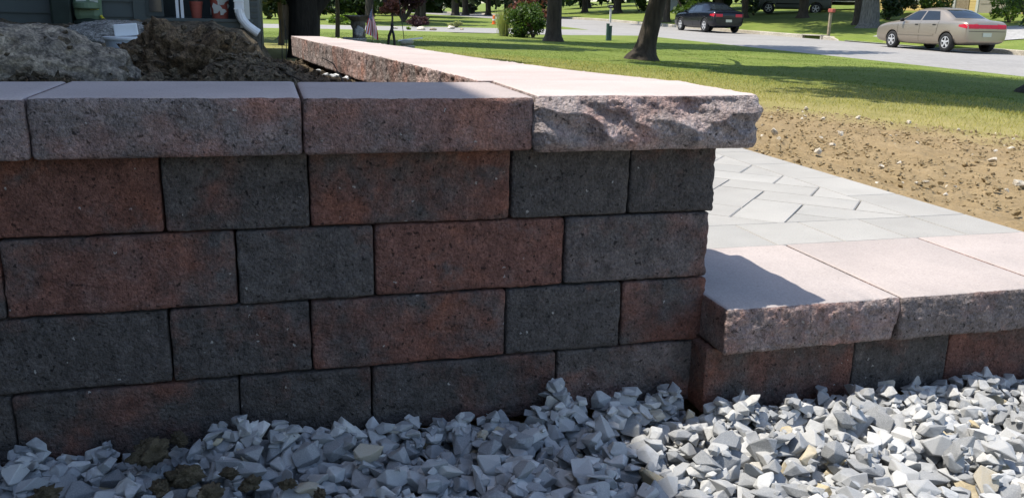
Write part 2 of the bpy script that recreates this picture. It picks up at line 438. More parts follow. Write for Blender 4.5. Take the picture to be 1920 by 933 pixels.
cut = sstep(0.32, 0.0, GY)                       # down to the gravel pit in front
GZ = GZ * (1 - cut) + (-0.74) * cut
under = (GX < 1.2) & (GY < 3.6) & (GY > 0.1)      # below walkway and wall
GZ = np.where(under, np.minimum(GZ, -0.44), GZ)
nX, nY = GX.shape
I = np.arange(nX * nY).reshape(nX, nY)
F = np.stack([I[:-1, :-1], I[1:, :-1], I[1:, 1:], I[:-1, 1:]], -1).reshape(-1, 4)
g = mk('ground', np.stack([GX, GY, GZ], -1).reshape(-1, 3), F, M['ground'], smooth=True)
tag(g, kind='structure')

def sheet(name, X0, X1, Y0, Y1, zf, mat, nx=6, ny=60):
    X, Y = np.meshgrid(np.linspace(X0, X1, nx), np.linspace(Y0, Y1, ny), indexing='ij')
    I = np.arange(nx * ny).reshape(nx, ny)
    F = np.stack([I[:-1, :-1], I[1:, :-1], I[1:, 1:], I[:-1, 1:]], -1).reshape(-1, 4)
    o = mk(name, np.stack([X, Y, zf(X, Y)], -1).reshape(-1, 3), F, mat, smooth=True)
    return tag(o, kind='structure')
sheet('road', ROADX0 - 0.15, ROADX1 + 0.02, -25, 140, lambda X, Y: zroad(Y) + 0.003 * np.clip(Y - 40, 0, 60) + 0.02 - 0.0022 * (X - 18.2) ** 2 * 0.6, M['asphalt'], 9, 90)
sheet('side_street', -50, ROADX0 + 0.05, 31.9, 40.1, lambda X, Y: G(X, Y) - 0.004, M['asphalt'], 40, 8)
def ghit(x, y, t0=2.0):
    d = ray(x, y); t = t0; prev = t0
    while t < 200:
        P = CAM + d * t
        if P[2] < float(G(P[0], P[1])): 
            a, b = prev, t
            for _ in range(30):
                c = (a + b) / 2; P = CAM + d * c
                if P[2] < float(G(P[0], P[1])): b = c
                else: a = c
            return CAM + d * b
        prev = t; t *= 1.02
    return CAM + d * 100
def on(X, Y, dz=0.0): return (X, Y, float(G(X, Y)) + dz)

# kerb along the far side, broken by the storm drain and driveway
def kerb_run(Y0, Y1, drop0=False, drop1=False):
    n = max(2, int((Y1 - Y0) / 1.5)); V = []; F = []
    for i in range(n + 1):
        Y = Y0 + (Y1 - Y0) * i / n; z = float(zroad(Y) + 0.003 * max(0, Y - 40))
        h = 0.15
        if (drop0 and i == 0) or (drop1 and i == n): h = 0.03
        pr = [(ROADX1 - 0.02, -0.1), (ROADX1 + 0.01, h - 0.02), (ROADX1 + 0.04, h), (ROADX1 + 0.17, h + 0.004), (ROADX1 + 0.18, -0.1)]
        V += [(x, Y, z + q) for x, q in pr]
        if i: 
            for k in range(4): F.append(((i - 1) * 5 + k, i * 5 + k, i * 5 + k + 1, (i - 1) * 5 + k + 1))
    F += [(4, 3, 2, 1, 0), tuple(n * 5 + k for k in range(5))]
    return tag(mk('kerb', V, F, M['kerb']), kind='structure')

kerb_run(33.6, 120); kerb_run(31.0, 32.2, drop0=True); kerb_run(-25, 24.6, drop1=True)
dz = float(zroad(32.9))
dr = thing('storm_drain', 'dark storm drain inlet set in the concrete kerb', 'drain', (ROADX1, 32.9, dz))
MB().box((0.08, 0, 0.155), (0.32, 1.5, 0.05), bev=0.01).build('cover_slab', M['kerb'], dr)
MB().box((0.16, 0, 0.05), (0.12, 1.36, 0.15)).build('opening', M['dark'], dr)
for s in (-1, 1): MB().box((0.08, s * 0.71, 0.04), (0.3, 0.1, 0.18), bev=0.01).build('side_block', M['kerb'], dr)
sheet('driveway', ROADX1 - 0.05, 40, 25.0, 30.6, lambda X, Y: np.maximum(G(np.maximum(X, 22.2), Y) + 0.03 - 0.12 * (X < 23), zroad(Y) + 0.03), M['drive'], 24, 6)

# ------------------------------------------------------------------ rough blocks
def axis(h, n, r):
    return np.concatenate([[-h, -h + .3 * r], np.linspace(-h + r, h - r, n), [h - .3 * r, h]])
def rough_box(d, n, r, disp, quad=None):
    """box d, lattice n, rounded edges r, displaced along the normal by disp(P, N); quad maps the plan to four corners. Returns verts, faces, top mask"""
    h = [k / 2 for k in d]
    A = [axis(h[i], n[i], r) for i in range(3)]
    S = [len(a) for a in A]
    idx = -np.ones(S, int)
    mask = np.zeros(S, bool)
    for i in range(3):
        sl = [slice(None)] * 3
        for e in (0, -1): sl[i] = e; mask[tuple(sl)] = True
    idx[mask] = np.arange(mask.sum())
    X, Y, Z = np.meshgrid(*A, indexing='ij')
    P = np.stack([X, Y, Z], -1)[mask]
    hh = np.array(h) - r
    C = np.clip(P, -hh, hh); D = P - C
    N = D / np.maximum(np.linalg.norm(D, axis=1, keepdims=True), 1e-9)
    V = C + N * r
    V = V + N * disp(V, N)[:, None]
    F = []; top = []
    for i in range(3):
        for e in (0, -1):
            sl = [slice(None)] * 3; sl[i] = e; q = idx[tuple(sl)]
            f = np.stack([q[:-1, :-1], q[1:, :-1], q[1:, 1:], q[:-1, 1:]], -1).reshape(-1, 4)
            if (e == 0) == (i != 1): f = f[:, ::-1]
            F.append(f); top += [1 if (i == 2 and e == -1) else 0] * len(f)
    F = np.concatenate(F)
    if quad is not None:
        u = (V[:, 0] + h[0]) / d[0]; v = (V[:, 1] + h[1]) / d[1]
        q = [np.array(k, float) for k in quad]       # (x-,y-) (x+,y-) (x+,y+) (x-,y+)
        xy = (np.outer((1 - u) * (1 - v), q[0]) + np.outer(u * (1 - v), q[1]) + np.outer(u * v, q[2]) + np.outer((1 - u) * v, q[3]))
        V = np.column_stack([xy, V[:, 2]])
    return V, F, top
_seed = [0]
def split_disp(front=0.0045, rock=False, side=0.0015, top=0.0004, bulge=0.0, right=None, hz=0.05, left=None):
    _seed[0] += 1; o = np.array([_seed[0] * 3.7, _seed[0] * 1.9, _seed[0] * 5.3]); sd = _seed[0] % 17
    def f(V, N):
        n1 = fbm((V + o) * 11, 4, sd); n2 = fbm((V + o) * 45, 3, sd + 3)
        base = n1 * 0.70 + n2 * 0.42 + fbm((V + o) * 140, 2, sd + 5) * 0.22
        if rock:
            q = V + o; q = np.stack([q[:, 0] + q[:, 2] * .9, q[:, 1], q[:, 2] * 1.5], -1)
            rg = 1 - 2 * np.abs(fbm(q * 10.5, 2, sd + 9))
            base = n1 * 0.40 + rg * 0.72 + n2 * 0.30 + fbm((V + o) * 110, 3, sd + 5) * 0.15
        wf = np.clip(-N[:, 1], 0, 1); wr = np.clip(N[:, 0], 0, 1); wl = np.clip(-N[:, 0], 0, 1); wt = np.abs(N[:, 2]); wb = np.clip(N[:, 1], 0, 1)
        ed = np.clip((hz - np.abs(V[:, 2])) / .016, .18, 1) if rock else 1.0
        amp = wf * front * ed + wr * (side if right is None else right) + wl * (side if left is None else left) + wb * side + wt * top
        bl = bulge * (np.clip(1 - ((V[:, 2] / hz + .4) / 1.4) ** 2, -.2, 1) if rock else np.clip(1 - (V[:, 2] / hz) ** 2, 0, 1))
        return base * amp + bl * (wf + (wr * (.25 if rock else 1) if right else 0))
    return f
def block(name, x0, x1, y0, y1, z0, z1, parent, mats, colr, res=0.012, r=0.006, **kw):
    d = (x1 - x0, y1 - y0, z1 - z0)
    n = [max(3, int(d[0] / res)), 4, max(3, int(d[2] / res))]
    if kw.get('right') or kw.get('fine_y'): n[1] = max(4, int(d[1] / res))
    kw.pop('fine_y', None)
    V, F, top = rough_box(d, n, r, split_disp(hz=d[2] / 2, **kw))
    o = mk(name, V, F, mats, parent, ((x0 + x1) / 2, (y0 + y1) / 2, (z0 + z1) / 2), smooth=True, mi=top if len(mats) > 1 else None)
    o.color = (*colr, 1)
    return o

wall = thing('retaining_wall', 'curved retaining wall of mottled red and charcoal concrete blocks with flat pink caps', 'wall', (0, 0, -0.6))
def rel(o): o.location = (o.location[0], o.location[1], o.location[2] + 0.6); return o
COURSE = 0.15
rows = [   # joints from left to right, and (red, brightness, bloom) for each block
    ([-2.34, -2.07, -1.80, -1.40 - 0.12, -1.122, -0.857, -0.456, -0.196, 0.0], [(.5, 1, .3), (.3, 1, .3), (.5, .9, .3), (.86, .92, .30), (.22, .95, .36), (.62, 1.0, .34), (.14, .92, .34), (.22, .85, .30)]),
    ([-2.26, -1.85, -1.66, -1.404, -0.999, -0.735, -0.334, 0.0], [(.6, 1, .3), (.3, 1, .3), (.4, 1, .3), (.66, 1.0, .42), (.10, .98, .40), (.80, 1.05, .36), (.30, .95, .62)]),
    ([-2.42, -2.15, -1.93, -1.53, -1.129, -0.864, -0.461, -0.199, 0.0], [(.5, 1, .3), (.4, 1, .3), (.5, 1, .3), (.16, .85, .36), (.20, .85, .40), (.70, .95, .42), (.12, .92, .38), (.60, .92, .46)]),
    ([-2.30, -1.82, -1.415, -1.008, -0.746, -0.343, 0.0], [(.4, 1, .3), (.2, .85, .3), (.36, .80, .28), (.22, .75, .28), (.44, .80, .36), (.40, 1.0, .62)]),
]
rj = random.Random(7)
for k, (jx, cols) in enumerate(rows):
    for i in range(len(jx) - 1):
        vis = jx[i + 1] > -1.6
        last = i == len(jx) - 2
        g0, g1 = 0.0012 + rj.random() * .0012, 0.0012 + rj.random() * .0012
        rel(block('wall_block', jx[i] + g0, jx[i + 1] - (g1 if not last else -0.002 + 0.004 * (k % 2)), rj.uniform(-.003, .002), 0.24, -COURSE * (k + 1) + 0.001 + rj.random() * .0015, -COURSE * k - 0.0018 - rj.random() * .001,
                  wall, [M['block']], cols[i], res=0.008 if vis else 0.03, r=0.007, front=0.0062, right=0.006 if last else None))
# caps on the front run
capz0, capz1, ov, CD = 0.0, 0.1069, 0.062, 0.35
cj = [-2.21, -1.762, -1.3165, -0.8665, -0.4275]
ccol = [(.5, 1, .5), (.5, 1, .5), (.40, .95, .52), (.52, .90, .40)]
for i in range(4):
    rel(block('cap_stone', cj[i] + 0.0012, cj[i + 1] - 0.0012, -ov + rj.uniform(-.002, .002), -ov + CD, 0.0008, capz1 + rj.uniform(-.0008, .0008), wall, [M['capside'], M['captop']], ccol[i], res=0.007 if i > 1 else 0.02, r=0.009, front=0.0048))
# corner cap: heavy rock face in front and at its right end
V, F, top = rough_box((0.477, 0.37, capz1), (160, 90, 44), 0.008, split_disp(front=0.020, right=0.005, bulge=0.013, rock=True, hz=capz1 / 2))
o = mk('cap_stone', V, F, [M['capside'], M['captop']], wall, ((-0.421 + 0.056) / 2, -ov + 0.018 + 0.37 / 2 - 0.008, capz1 / 2 + 0.6 + 0.0006), smooth=True, mi=top)
o.color = (.46, 1.12, .66, 1)

# the run that curves away from the corner: plan of its outer and inner edge at cap level
oy = [0.312, 0.63, 0.95, 1.27, 1.57, 1.90, 2.22, 2.55, 2.87, 3.18, 3.45]
oxo = [0.035, -0.075, -0.150, -0.205, -0.255, -0.305, -0.362, -0.430, -0.500, -0.570, -0.630]
oxi = [-0.455, -0.485, -0.515, -0.545, -0.578, -0.615, -0.655, -0.692, -0.730, -0.762, -0.790]
for i in range(len(oy) - 1):
    q = [(oxi[i], oy[i] + .0012), (oxo[i], oy[i] + .0012), (oxo[i + 1], oy[i + 1] - .0012), (oxi[i + 1], oy[i + 1] - .0012)]
    cx = sum(a for a, b in q) / 4; cy = sum(b for a, b in q) / 4
    q = [(a - cx, b - cy) for a, b in q]
    V, F, top = rough_box((0.42, 0.32, capz1), (16, 64, 22), 0.006, split_disp(front=0.001, right=0.009, left=0.011, hz=capz1 / 2), q)
    o = mk('cap_stone', V, F, [M['capside'], M['captop']], wall, (cx, cy, 0.6 + capz1 / 2 + rj.uniform(-.001, .001)), smooth=True, mi=top)
    o.color = (rj.uniform(.3, .7), 1.0 + rj.random() * .15, rj.uniform(.5, .85), 1)
    for k in range(4):
        off = 0.0 if k % 2 == 0 else 0.5
        q2 = [(oxi[i] + .055, oy[i] - (.07 if i == 0 else 0) + .001), (oxo[i] - .055, oy[i] - (.07 if i == 0 else 0) + .001), (oxo[i + 1] - .055, oy[i + 1] - .001), (oxi[i + 1] + .055, oy[i + 1] - .001)]
        cx2 = sum(a for a, b in q2) / 4; cy2 = sum(b for a, b in q2) / 4
        q2 = [(a - cx2, b - cy2) for a, b in q2]
        V, F, top = rough_box((0.3, 0.32, COURSE - .003), (6, 14, 8), 0.006, split_disp(front=0.001, right=0.006, left=0.006, hz=.07), q2)
        o = mk('wall_block', V, F, [M['block']], wall, (cx2, cy2, 0.6 - COURSE * (k + .5)), smooth=True)
        o.color = (rj.uniform(.1, .85), 1, rj.uniform(.25, .5), 1)

# ------------------------------------------------------------------ step and walkway
step = thing('garden_step', 'single low step of pink grey cap slabs on a block riser beside the wall', 'step', (0.8, 0, -0.6))
def rels(o): o.location = (o.location[0] - 0.8, o.location[1], o.location[2] + 0.6); return o
STZ = -0.34
sx = [-0.004, 0.431, 0.862, 1.252]
scol = [(.52, 1.0, .60), (.34, .95, .42), (.45, 1, .5)]
for i in range(3):
    rels(block('cap_slab', sx[i] + .0015, sx[i + 1] - .0015, -0.115 + rj.uniform(-.003, .003) - .004 * i, 0.362, STZ - 0.104, STZ, step, [M['capside'], M['steptop']], scol[i], res=0.004, r=0.008, front=0.0105 if i == 0 else 0.0085, bulge=0.005))
rx = [-0.02, 0.365, 0.628, 0.95, 1.25]
rc = [(.50, .95, .36), (.18, .9, .36), (.62, .95, .3), (.3, 1, .3)]
for i in range(4):
    rels(block('riser_block', rx[i] + .001, rx[i + 1] - .001, -0.068, 0.15, -0.60, STZ - 0.106, step, [M['block']], rc[i], res=0.01, r=0.005, front=0.003))

walk = tag(bpy.data.objects.new('walkway', None), kind='structure'); col.objects.link(walk); walk.location = (0.6, 1.5, -0.43)
def paver(poly, bright):
    """a bevelled slab from a convex plan polygon (world XY)"""
    c = np.mean(poly, axis=0); n = len(poly)
    top = [(c + (np.array(p) - c) * (1 - 0.0022 / max(.03, np.linalg.norm(np.array(p) - c)))) for p in poly]
    inn = [(c + (np.array(p) - c) * (1 - 0.0060 / max(.03, np.linalg.norm(np.array(p) - c)))) for p in poly]
    z = STZ - 0.004 + rj.uniform(-.0006, .0006)
    t1, t2 = rj.uniform(-.0015, .0015), rj.uniform(-.0015, .0015)
    V = [(p[0] - c[0], p[1] - c[1], -0.06) for p in top] + [(p[0] - c[0], p[1] - c[1], -0.004) for p in top] + [(p[0] - c[0], p[1] - c[1], (p[0] - c[0]) * t1 + (p[1] - c[1]) * t2) for p in inn]
    F = [(i, (i + 1) % n, n + (i + 1) % n, n + i) for i in range(n)] + [(n + i, n + (i + 1) % n, 2 * n + (i + 1) % n, 2 * n + i) for i in range(n)] + [tuple(range(2 * n, 3 * n))]
    o = mk('paver', V, F, M['paver'], walk, (c[0] - 0.6, c[1] - 1.5, z + 0.43))
    o.color = (0.5, bright, 0.5, 1)
def clip(poly, x0, x1, y0, y1):
    def cl(P, f, g):
        out = []
        for i in range(len(P)):
            a, b = P[i], P[(i + 1) % len(P)]; fa, fb = f(a), f(b)
            if fa >= 0: out.append(a)
            if fa * fb < 0: t = fa / (fa - fb); out.append((a[0] + (b[0] - a[0]) * t, a[1] + (b[1] - a[1]) * t))
        return out
    for f in (lambda p: p[0] - x0, lambda p: x1 - p[0], lambda p: p[1] - y0, lambda p: y1 - p[1]):
        poly = cl(poly, f, None)
        if len(poly) < 3: return None
    return poly
def area(P): return abs(sum(P[i][0] * P[(i + 1) % len(P)][1] - P[(i + 1) % len(P)][0] * P[i][1] for i in range(len(P)))) / 2
WX0, WXB, WX1, WYE = -0.12, 1.045, 1.255, 5.2
xb = [-0.02, 0.195, 0.415, 0.63, 0.845, 1.05, 1.255]
for a, b in zip(xb[:-1], xb[1:]): paver([(a, .366), (b, .366), (b, .61), (a, .61)], rj.uniform(.9, 1.05))
yy = .61
while yy < WYE: paver([(WXB, yy), (WX1, yy), (WX1, yy + .333), (WXB, yy + .333)], rj.uniform(.9, 1.08)); yy += .333
a, b = 0.165, 0.33                                # herringbone laid at 45 degrees
for i in range(-14, 24):
    for j in range(-14, 24):
        for kind in (0, 1):
            ox, oyy = (i - j) * a + 0.02, (i + j) * a * 1.0
            ox, oyy = i * a + j * 2 * a, i * a - j * 2 * a
            if kind == 0: rct = [(ox, oyy), (ox + b, oyy), (ox + b, oyy + a), (ox, oyy + a)]
            else: rct = [(ox, oyy + a), (ox + a, oyy + a), (ox + a, oyy + a + b), (ox, oyy + a + b)]
            c45 = math.cos(math.pi / 4 + .04); s45 = math.sin(math.pi / 4 + .04)
            rot = [(x * c45 - y * s45 + .55, x * s45 + y * c45 + 1.3) for x, y in rct]
            left = WX0 if rot[0][1] < 0.9 else WX0 - 0.2 * (rot[0][1] - .9)
            pc = clip(rot, left, WXB, .61, WYE)
            if pc is not None and area(pc) > 0.0015: paver(pc, rj.uniform(.93, 1.07))
# joint sand below the pavers
V = [(-1.0 - .6, .365 - 1.5, 0.065), (WX1 - .6, .365 - 1.5, 0.065), (WX1 - .6, WYE - 1.5, 0.065), (-1.0 - .6, WYE - 1.5, 0.065)]
mk('joint_sand', V, [(0, 1, 2, 3)], M['bed'], walk)

# ------------------------------------------------------------------ gravel
def stone_mesh(rs, n=11, flat=0.6):
    bm = bmesh.new()
    for _ in range(n):
        v = Vector((rs.gauss(0, 1), rs.gauss(0, 1), rs.gauss(0, 1))).normalized()
        v = Vector((v.x * 0.62, v.y * 0.44, v.z * 0.44 * flat)) * rs.uniform(.82, 1.15)
        bm.verts.new(v)
    r = bmesh.ops.convex_hull(bm, input=bm.verts)
    bmesh.ops.delete(bm, geom=[e for e in r['geom_interior'] if isinstance(e, bmesh.types.BMVert)], context='VERTS')
    bmesh.ops.dissolve_limit(bm, angle_limit=0.34, verts=bm.verts, edges=bm.edges)
    bmesh.ops.bevel(bm, geom=list(bm.edges), offset=0.022, segments=1, affect='EDGES', clamp_overlap=True)
    bmesh.ops.triangulate(bm, faces=bm.faces)
    bmesh.ops.recalc_face_normals(bm, faces=bm.faces)
    bm.verts.index_update()
    V = np.array([v.co[:] for v in bm.verts]); F = np.array([[v.index for v in f.verts] for f in bm.faces]); bm.free()
    return V, F
rs = random.Random(21)
SV = [stone_mesh(rs, rs.choice([10, 12, 14, 16]), rs.choice([.5, .65, .8, 1.0])) for _ in range(28)]
SME = []
for V, F in SV:
    me = bpy.data.meshes.new('stone'); me.from_pydata(V.tolist(), [], F.tolist()); me.materials.append(M['gravel']); SME.append(me)
GX0, GX1, GY0, GY1, CELL = -2.4, 2.4, -2.6, 0.0, 0.0075
hm_n = (int((GX1 - GX0) / CELL) + 1, int((GY1 - GY0) / CELL) + 1)
HX, HY = np.meshgrid(GX0 + np.arange(hm_n[0]) * CELL, GY0 + np.arange(hm_n[1]) * CELL, indexing='ij')
HM = -0.630 + 0.006 * fbm(p3(HX.ravel(), HY.ravel()) * 3, 3, 4).reshape(HX.shape) - 0.010 * sstep(-.8, -.3, HX) - 0.015 * np.clip(-HY - .3, 0, 2)
HM = HM + 0.006 * sstep(-0.12, 0.0, HY) * (HX < 0.02) - 0.002 * sstep(-.05, .30, HX) - 0.004
gb_V = np.stack([HX[::6, ::6], HY[::6, ::6], HM[::6, ::6] + 0.004], -1)
bn = gb_V.shape
I = np.arange(bn[0] * bn[1]).reshape(bn[0], bn[1])
bedz = mk('gravel_bed', gb_V.reshape(-1, 3), np.stack([I[:-1, :-1], I[1:, :-1], I[1:, 1:], I[:-1, 1:]], -1).reshape(-1, 4), M['bed'], smooth=True)
tag(bedz, kind='structure')
stones = []
def limY(X): return -0.004 if X < -0.02 else -0.072
def rotm(r):
    return np.array((Matrix.Rotation(r.uniform(0, 6.28), 3, 'Z') @ Matrix.Rotation(r.gauss(0, .40), 3, 'X') @ Matrix.Rotation(r.gauss(0, .34), 3, 'Y')))
def drop(X, Y, s, k=None):
    k = rs.randrange(len(SV)) if k is None else k
    R = rotm(rs); V = SV[k][0] @ R.T * s
    mx, mn = V.max(0), V.min(0)
    if Y + mx[1] > limY(X + (mx[0] if X > -.1 else 0)): return None
    i0, i1 = int((X + mn[0] * .7 - GX0) / CELL), int((X + mx[0] * .7 - GX0) / CELL) + 1
    j0, j1 = int((Y + mn[1] * .7 - GY0) / CELL), int((Y + mx[1] * .7 - GY0) / CELL) + 1
    i0, j0 = max(i0, 0), max(j0, 0)
    patch = HM[i0:i1, j0:j1]
    if patch.size == 0: return None
    zb = 0.55 * patch.mean() + 0.45 * np.percentile(patch, 70)
    z = zb - mn[2] * 0.62
    xx = (HX[i0:i1, j0:j1] - X) / (mx[0] * .8 + 1e-6); yy = (HY[i0:i1, j0:j1] - Y) / (mx[1] * .8 + 1e-6)
    e = np.clip(1 - xx ** 2 - yy ** 2, 0, 1)
    HM[i0:i1, j0:j1] = np.where(e > 0, np.maximum(patch, z + mx[2] * np.sqrt(e) * .85), patch)
    return (k, R, s, np.array([X, Y, z]))
for layer, (cnt, lo, hi) in enumerate([(3600, .018, .040), (4000, .032, .056), (1700, .040, .066), (1500, .012, .026)]):
    for _ in range(cnt):
        X, Y = rs.uniform(-1.65, 1.45), 0.01 - rs.random() ** 1.1 * .87
        d = drop(X, Y, rs.uniform(lo, hi))
        if d: stones.append(d)
for _ in range(750):                             # close up against the wall and the riser
    X = rs.uniform(-1.6, 1.4); d = drop(X, limY(X) - .008 - rs.random() * .08, rs.uniform(.018, .046))
    if d: stones.append(d)
for _ in range(2200):
    d = drop(rs.uniform(-2.3, 2.3), rs.uniform(-2.5, -.8), rs.uniform(.03, .06))
    if d: stones.append(d)
def pix(P):
    q = ROT.T @ (np.array(P) - CAM); return 960 + FPX * q[0] / q[1], 466.5 - FPX * q[2] / q[1], q[1]
sco = []
for i, (k, R, s, P) in enumerate(stones):
    x, y, dd = pix(P)
    vis = -10 < x < 1930 and y < 945 and dd > .3 and i > 5000
    sco.append((s / dd if vis else 0, i))
big = set(i for _, i in sorted(sco, reverse=True)[:300])
VV, FF, nv = [], [], 0
for i, (k, R, s, P) in enumerate(stones):
    if i in big:
        o = put('stone', SME[k], None, bedz, tuple(P)); o.scale = (s, s, s)
        o.rotation_euler = Matrix(R.tolist()).to_euler()
    else:
        V = SV[k][0] @ R.T * s + P; VV.append(V); FF.append(SV[k][1] + nv); nv += len(V)
gr = mk('gravel', np.concatenate(VV), np.concatenate(FF), M['gravel'], bedz)
tag(gr, kind='stuff')

def lump(name, loc, size, mat, seed, parent=None, sub=3, amp=0.28, fr=1.6, rz=0.0):
    bm = bmesh.new(); bmesh.ops.create_icosphere(bm, subdivisions=sub, radius=1.0)
    V = np.array([v.co[:] for v in bm.verts]); bm.verts.index_update()
    F = [[v.index for v in f.verts] for f in bm.faces]; bm.free()
    n = fbm(V * fr + seed * 9.1, 5, seed % 13); n2 = np.abs(fbm(V * fr * 3.1 + seed, 3, seed % 7))
    n3 = fbm(V * fr * 7 + seed * 2.3, 4, seed % 5)
    V = V * (1 + amp * n - amp * .45 * n2 + amp * .22 * n3)[:, None] * np.array(size)
    return mk(name, V, F, mat, parent, loc, rz, smooth=True)
k = 0
for (x, y, s) in [(283, 852, .055), (335, 822, .028), (345, 895, .04), (470, 905, .03), (300, 915, .03), (540, 905, .02), (395, 925, .035), (600, 925, .02), (430, 885, .022), (85, 925, .03)]:
    d = ray(x, y); t = (-0.545 - CAM[2]) / d[2]; P = CAM + d * t
    k += 1
    tag(lump('dirt_clod', (P[0], min(P[1], -0.05), -0.552 + s * .25), (s * .72, s * .5, s * .42), M['brownclod'], 40 + k, amp=.62, fr=2.4, sub=4, rz=k), 'brown lump of earth lying among the grey gravel' if k > 1 else 'largest brown lump of earth lying on the shaded gravel below the wall', 'dirt clod', 'brown earth lumps in the gravel')

# ------------------------------------------------------------------ soil behind the wall
def inner_x(Y): return np.interp(Y, [0, .31] + oy[1:] + [3.6, 8], [-0.5, -0.46] + oxi[1:] + [-0.80, -0.9]) + 0.05
ns, nr = 110, 210
U, Yv = np.meshgrid(np.linspace(0, 1, ns), np.concatenate([np.linspace(.2, 3.5, 150), np.linspace(3.55, 9.0, 60)]), indexing='ij')
Xr = np.where(Yv < 3.45, inner_x(Yv), inner_x(Yv) + np.clip(Yv - 3.45, 0, .5) * 0.4)
Xs = -3.6 + (Xr + 3.6) * U ** 0.8
dist_r = Xr - Xs
P = p3(Xs.ravel(), Yv.ravel())
Zs = -0.035 + 0.035 * sstep(.3, 1.6, Yv) + 0.05 * sstep(1.0, 5.5, Yv) * sstep(0.1, 0.9, dist_r)
Zs = Zs + 0.075 * sstep(.15, .7, dist_r) * sstep(.35, .9, Yv)
bumpy = fbm(P * 2.0, 4, 2).reshape(Xs.shape) * 0.05 + np.abs(fbm(P * 6, 4, 6)).reshape(Xs.shape) * 0.045 + fbm(P * 18, 3, 1).reshape(Xs.shape) * .012
Zs = Zs + (bumpy - .015) * (0.35 + 0.65 * sstep(.0, .35, dist_r)) - 0.03
Zs = np.where(Yv > 3.5, Zs - sstep(3.4, 4.2, Yv) * sstep(.55, 0.0, dist_r) * 0.5, Zs)
I = np.arange(ns * nr).reshape(ns, nr)
so_ = mk('soil', np.stack([Xs, Yv, Zs], -1).reshape(-1, 3), np.stack([I[:-1, :-1], I[1:, :-1], I[1:, 1:], I[:-1, 1:]], -1).reshape(-1, 4), M['soil'], smooth=True)
tag(so_, kind='structure')
_bv = BVHTree.FromPolygons([tuple(v) for v in np.stack([Xs, Yv, Zs], -1).reshape(-1, 3).tolist()], [tuple(f) for f in np.stack([I[:-1, :-1], I[1:, :-1], I[1:, 1:], I[:-1, 1:]], -1).reshape(-1, 4).tolist()])
def soil_z(X, Y):
    h = _bv.ray_cast(Vector((X, Y, 3)), Vector((0, 0, -1)))
    return h[0].z if h[0] else 0.0
# crumbs of earth, one mass
VV, FF, nv = [], [], 0
for _ in range(5200):
    Y = .3 + rs.random() ** 1.6 * 4.6; X = rs.uniform(-2.4, float(inner_x(min(Y, 3.4))) - .02)
    s = rs.choice([.012, .018, .02, .03, .045]) * rs.uniform(.7, 1.3)
    V0, F0 = SV[rs.randrange(28)]
    V = V0 * np.array([1, 1, 1.2]) @ rotm(rs).T * s + np.array([X, Y, soil_z(X, Y) + s * .12]); VV.append(V); FF.append(F0 + nv); nv += len(V)
cl = mk('soil_crumbs', np.concatenate(VV), np.concatenate(FF), M['soil'], so_); tag(cl, kind='stuff')

tag(lump('boulder', (-1.62, 1.22, 0.03), (.30, .26, .170), M['boulder'], 5, sub=6, amp=.22, fr=1.3, rz=.2), 'big pale brown and grey boulder half buried behind the wall caps', 'boulder')
tag(lump('boulder', (-2.02, 1.25, 0.02), (.26, .24, .155), M['boulder'], 9, sub=4, amp=.2, fr=1.6, rz=1.2), 'dirt-covered boulder leaning against the big pale brown one', 'boulder')
tag(lump('boulder', (-1.60, 3.05, 0.035), (.43, .26, .145), M['greyrock'], 12, sub=6, amp=.18, fr=1.5, rz=-.1), 'long flat grey speckled rock lying behind the white bucket', 'boulder')
tag(lump('earth_mound', (-1.20, 1.55, -0.01), (.26, .26, .185), M['soilred'], 17, sub=6, amp=.42, fr=2.2, rz=.5), 'reddish brown mound of clotted earth beside the white bucket', 'earth mound')
tag(lump('boulder', (-0.98, 1.32, -0.02), (.17, .17, .135), M['soil'], 23, sub=4, amp=.22, fr=1.5, rz=.3), 'smooth earth-coated rock between the reddish mound and the curving wall', 'boulder')
tag(lump('boulder', (-0.80, 0.95, -0.05), (.10, .09, .075), M['soil'], 29, sub=4, amp=.28, fr=1.7, rz=.9), 'small earth-coated rock tucked under the curving wall', 'boulder')
tag(lump('boulder', (-1.48, 0.86, -0.02), (.15, .10, .085), M['soilred'], 31, sub=4, amp=.25, fr=1.6), 'small brown rock right behind the front caps below the big boulder', 'boulder')

bx = at_y(238, 100, 2.15)
VV, FF, nv = [], [], 0                             # crumbs stuck to the rocks and mounds
for ob in [o for o in bpy.data.objects if o.name.split('.')[0] in ('boulder', 'earth_mound')]:
    ob.parent is None
    Mx = Matrix.Translation(ob.location) @ ob.rotation_euler.to_matrix().to_4x4()
    vs = [v for v in ob.data.vertices if v.normal.z > .1]
    grey = ob.data.materials[0] in (M['greyrock'], M['boulder'])
    for v in rs.sample(vs, min(len(vs), 40 if grey else 330)):
        s = rs.choice([.010, .014, .02, .03]) * rs.uniform(.7, 1.3); c = Mx @ v.co
        V0, F0 = SV[rs.randrange(28)]; V = V0 @ rotm(rs).T * s + np.array(c) + np.array([0, 0, s * .1]); VV.append(V); FF.append(F0 + nv); nv += len(V)
tag(mk('soil_crumbs', np.concatenate(VV), np.concatenate(FF), M['soil'], so_), kind='stuff')
bk = thing('plastic_bucket', 'pale blue-white plastic bucket with a white box on its lid, sunk in the soil', 'bucket', (bx[0], 2.15, 0.035))
MB().lathe([(0.052, -.06), (0.066, .0), (0.076, .085), (0.080, .086), (0.080, .092), (0.02, .094)], n=32).build('pail', M['plastic'], bk, smooth=False)
MB().lathe([(0.082, .088), (0.084, .092), (0.084, .099), (0.02, .101)], n=32).build('lid', M['white'], bk)
MB().box((0.004, 0, .126), (.086, .06, .046), Matrix.Rotation(.1, 3, 'Z') @ Matrix.Rotation(-.08, 3, 'Y'), bev=.004).build('white_box', M['white'], bk)
sp_ = at_y(268, 90, 2.1)
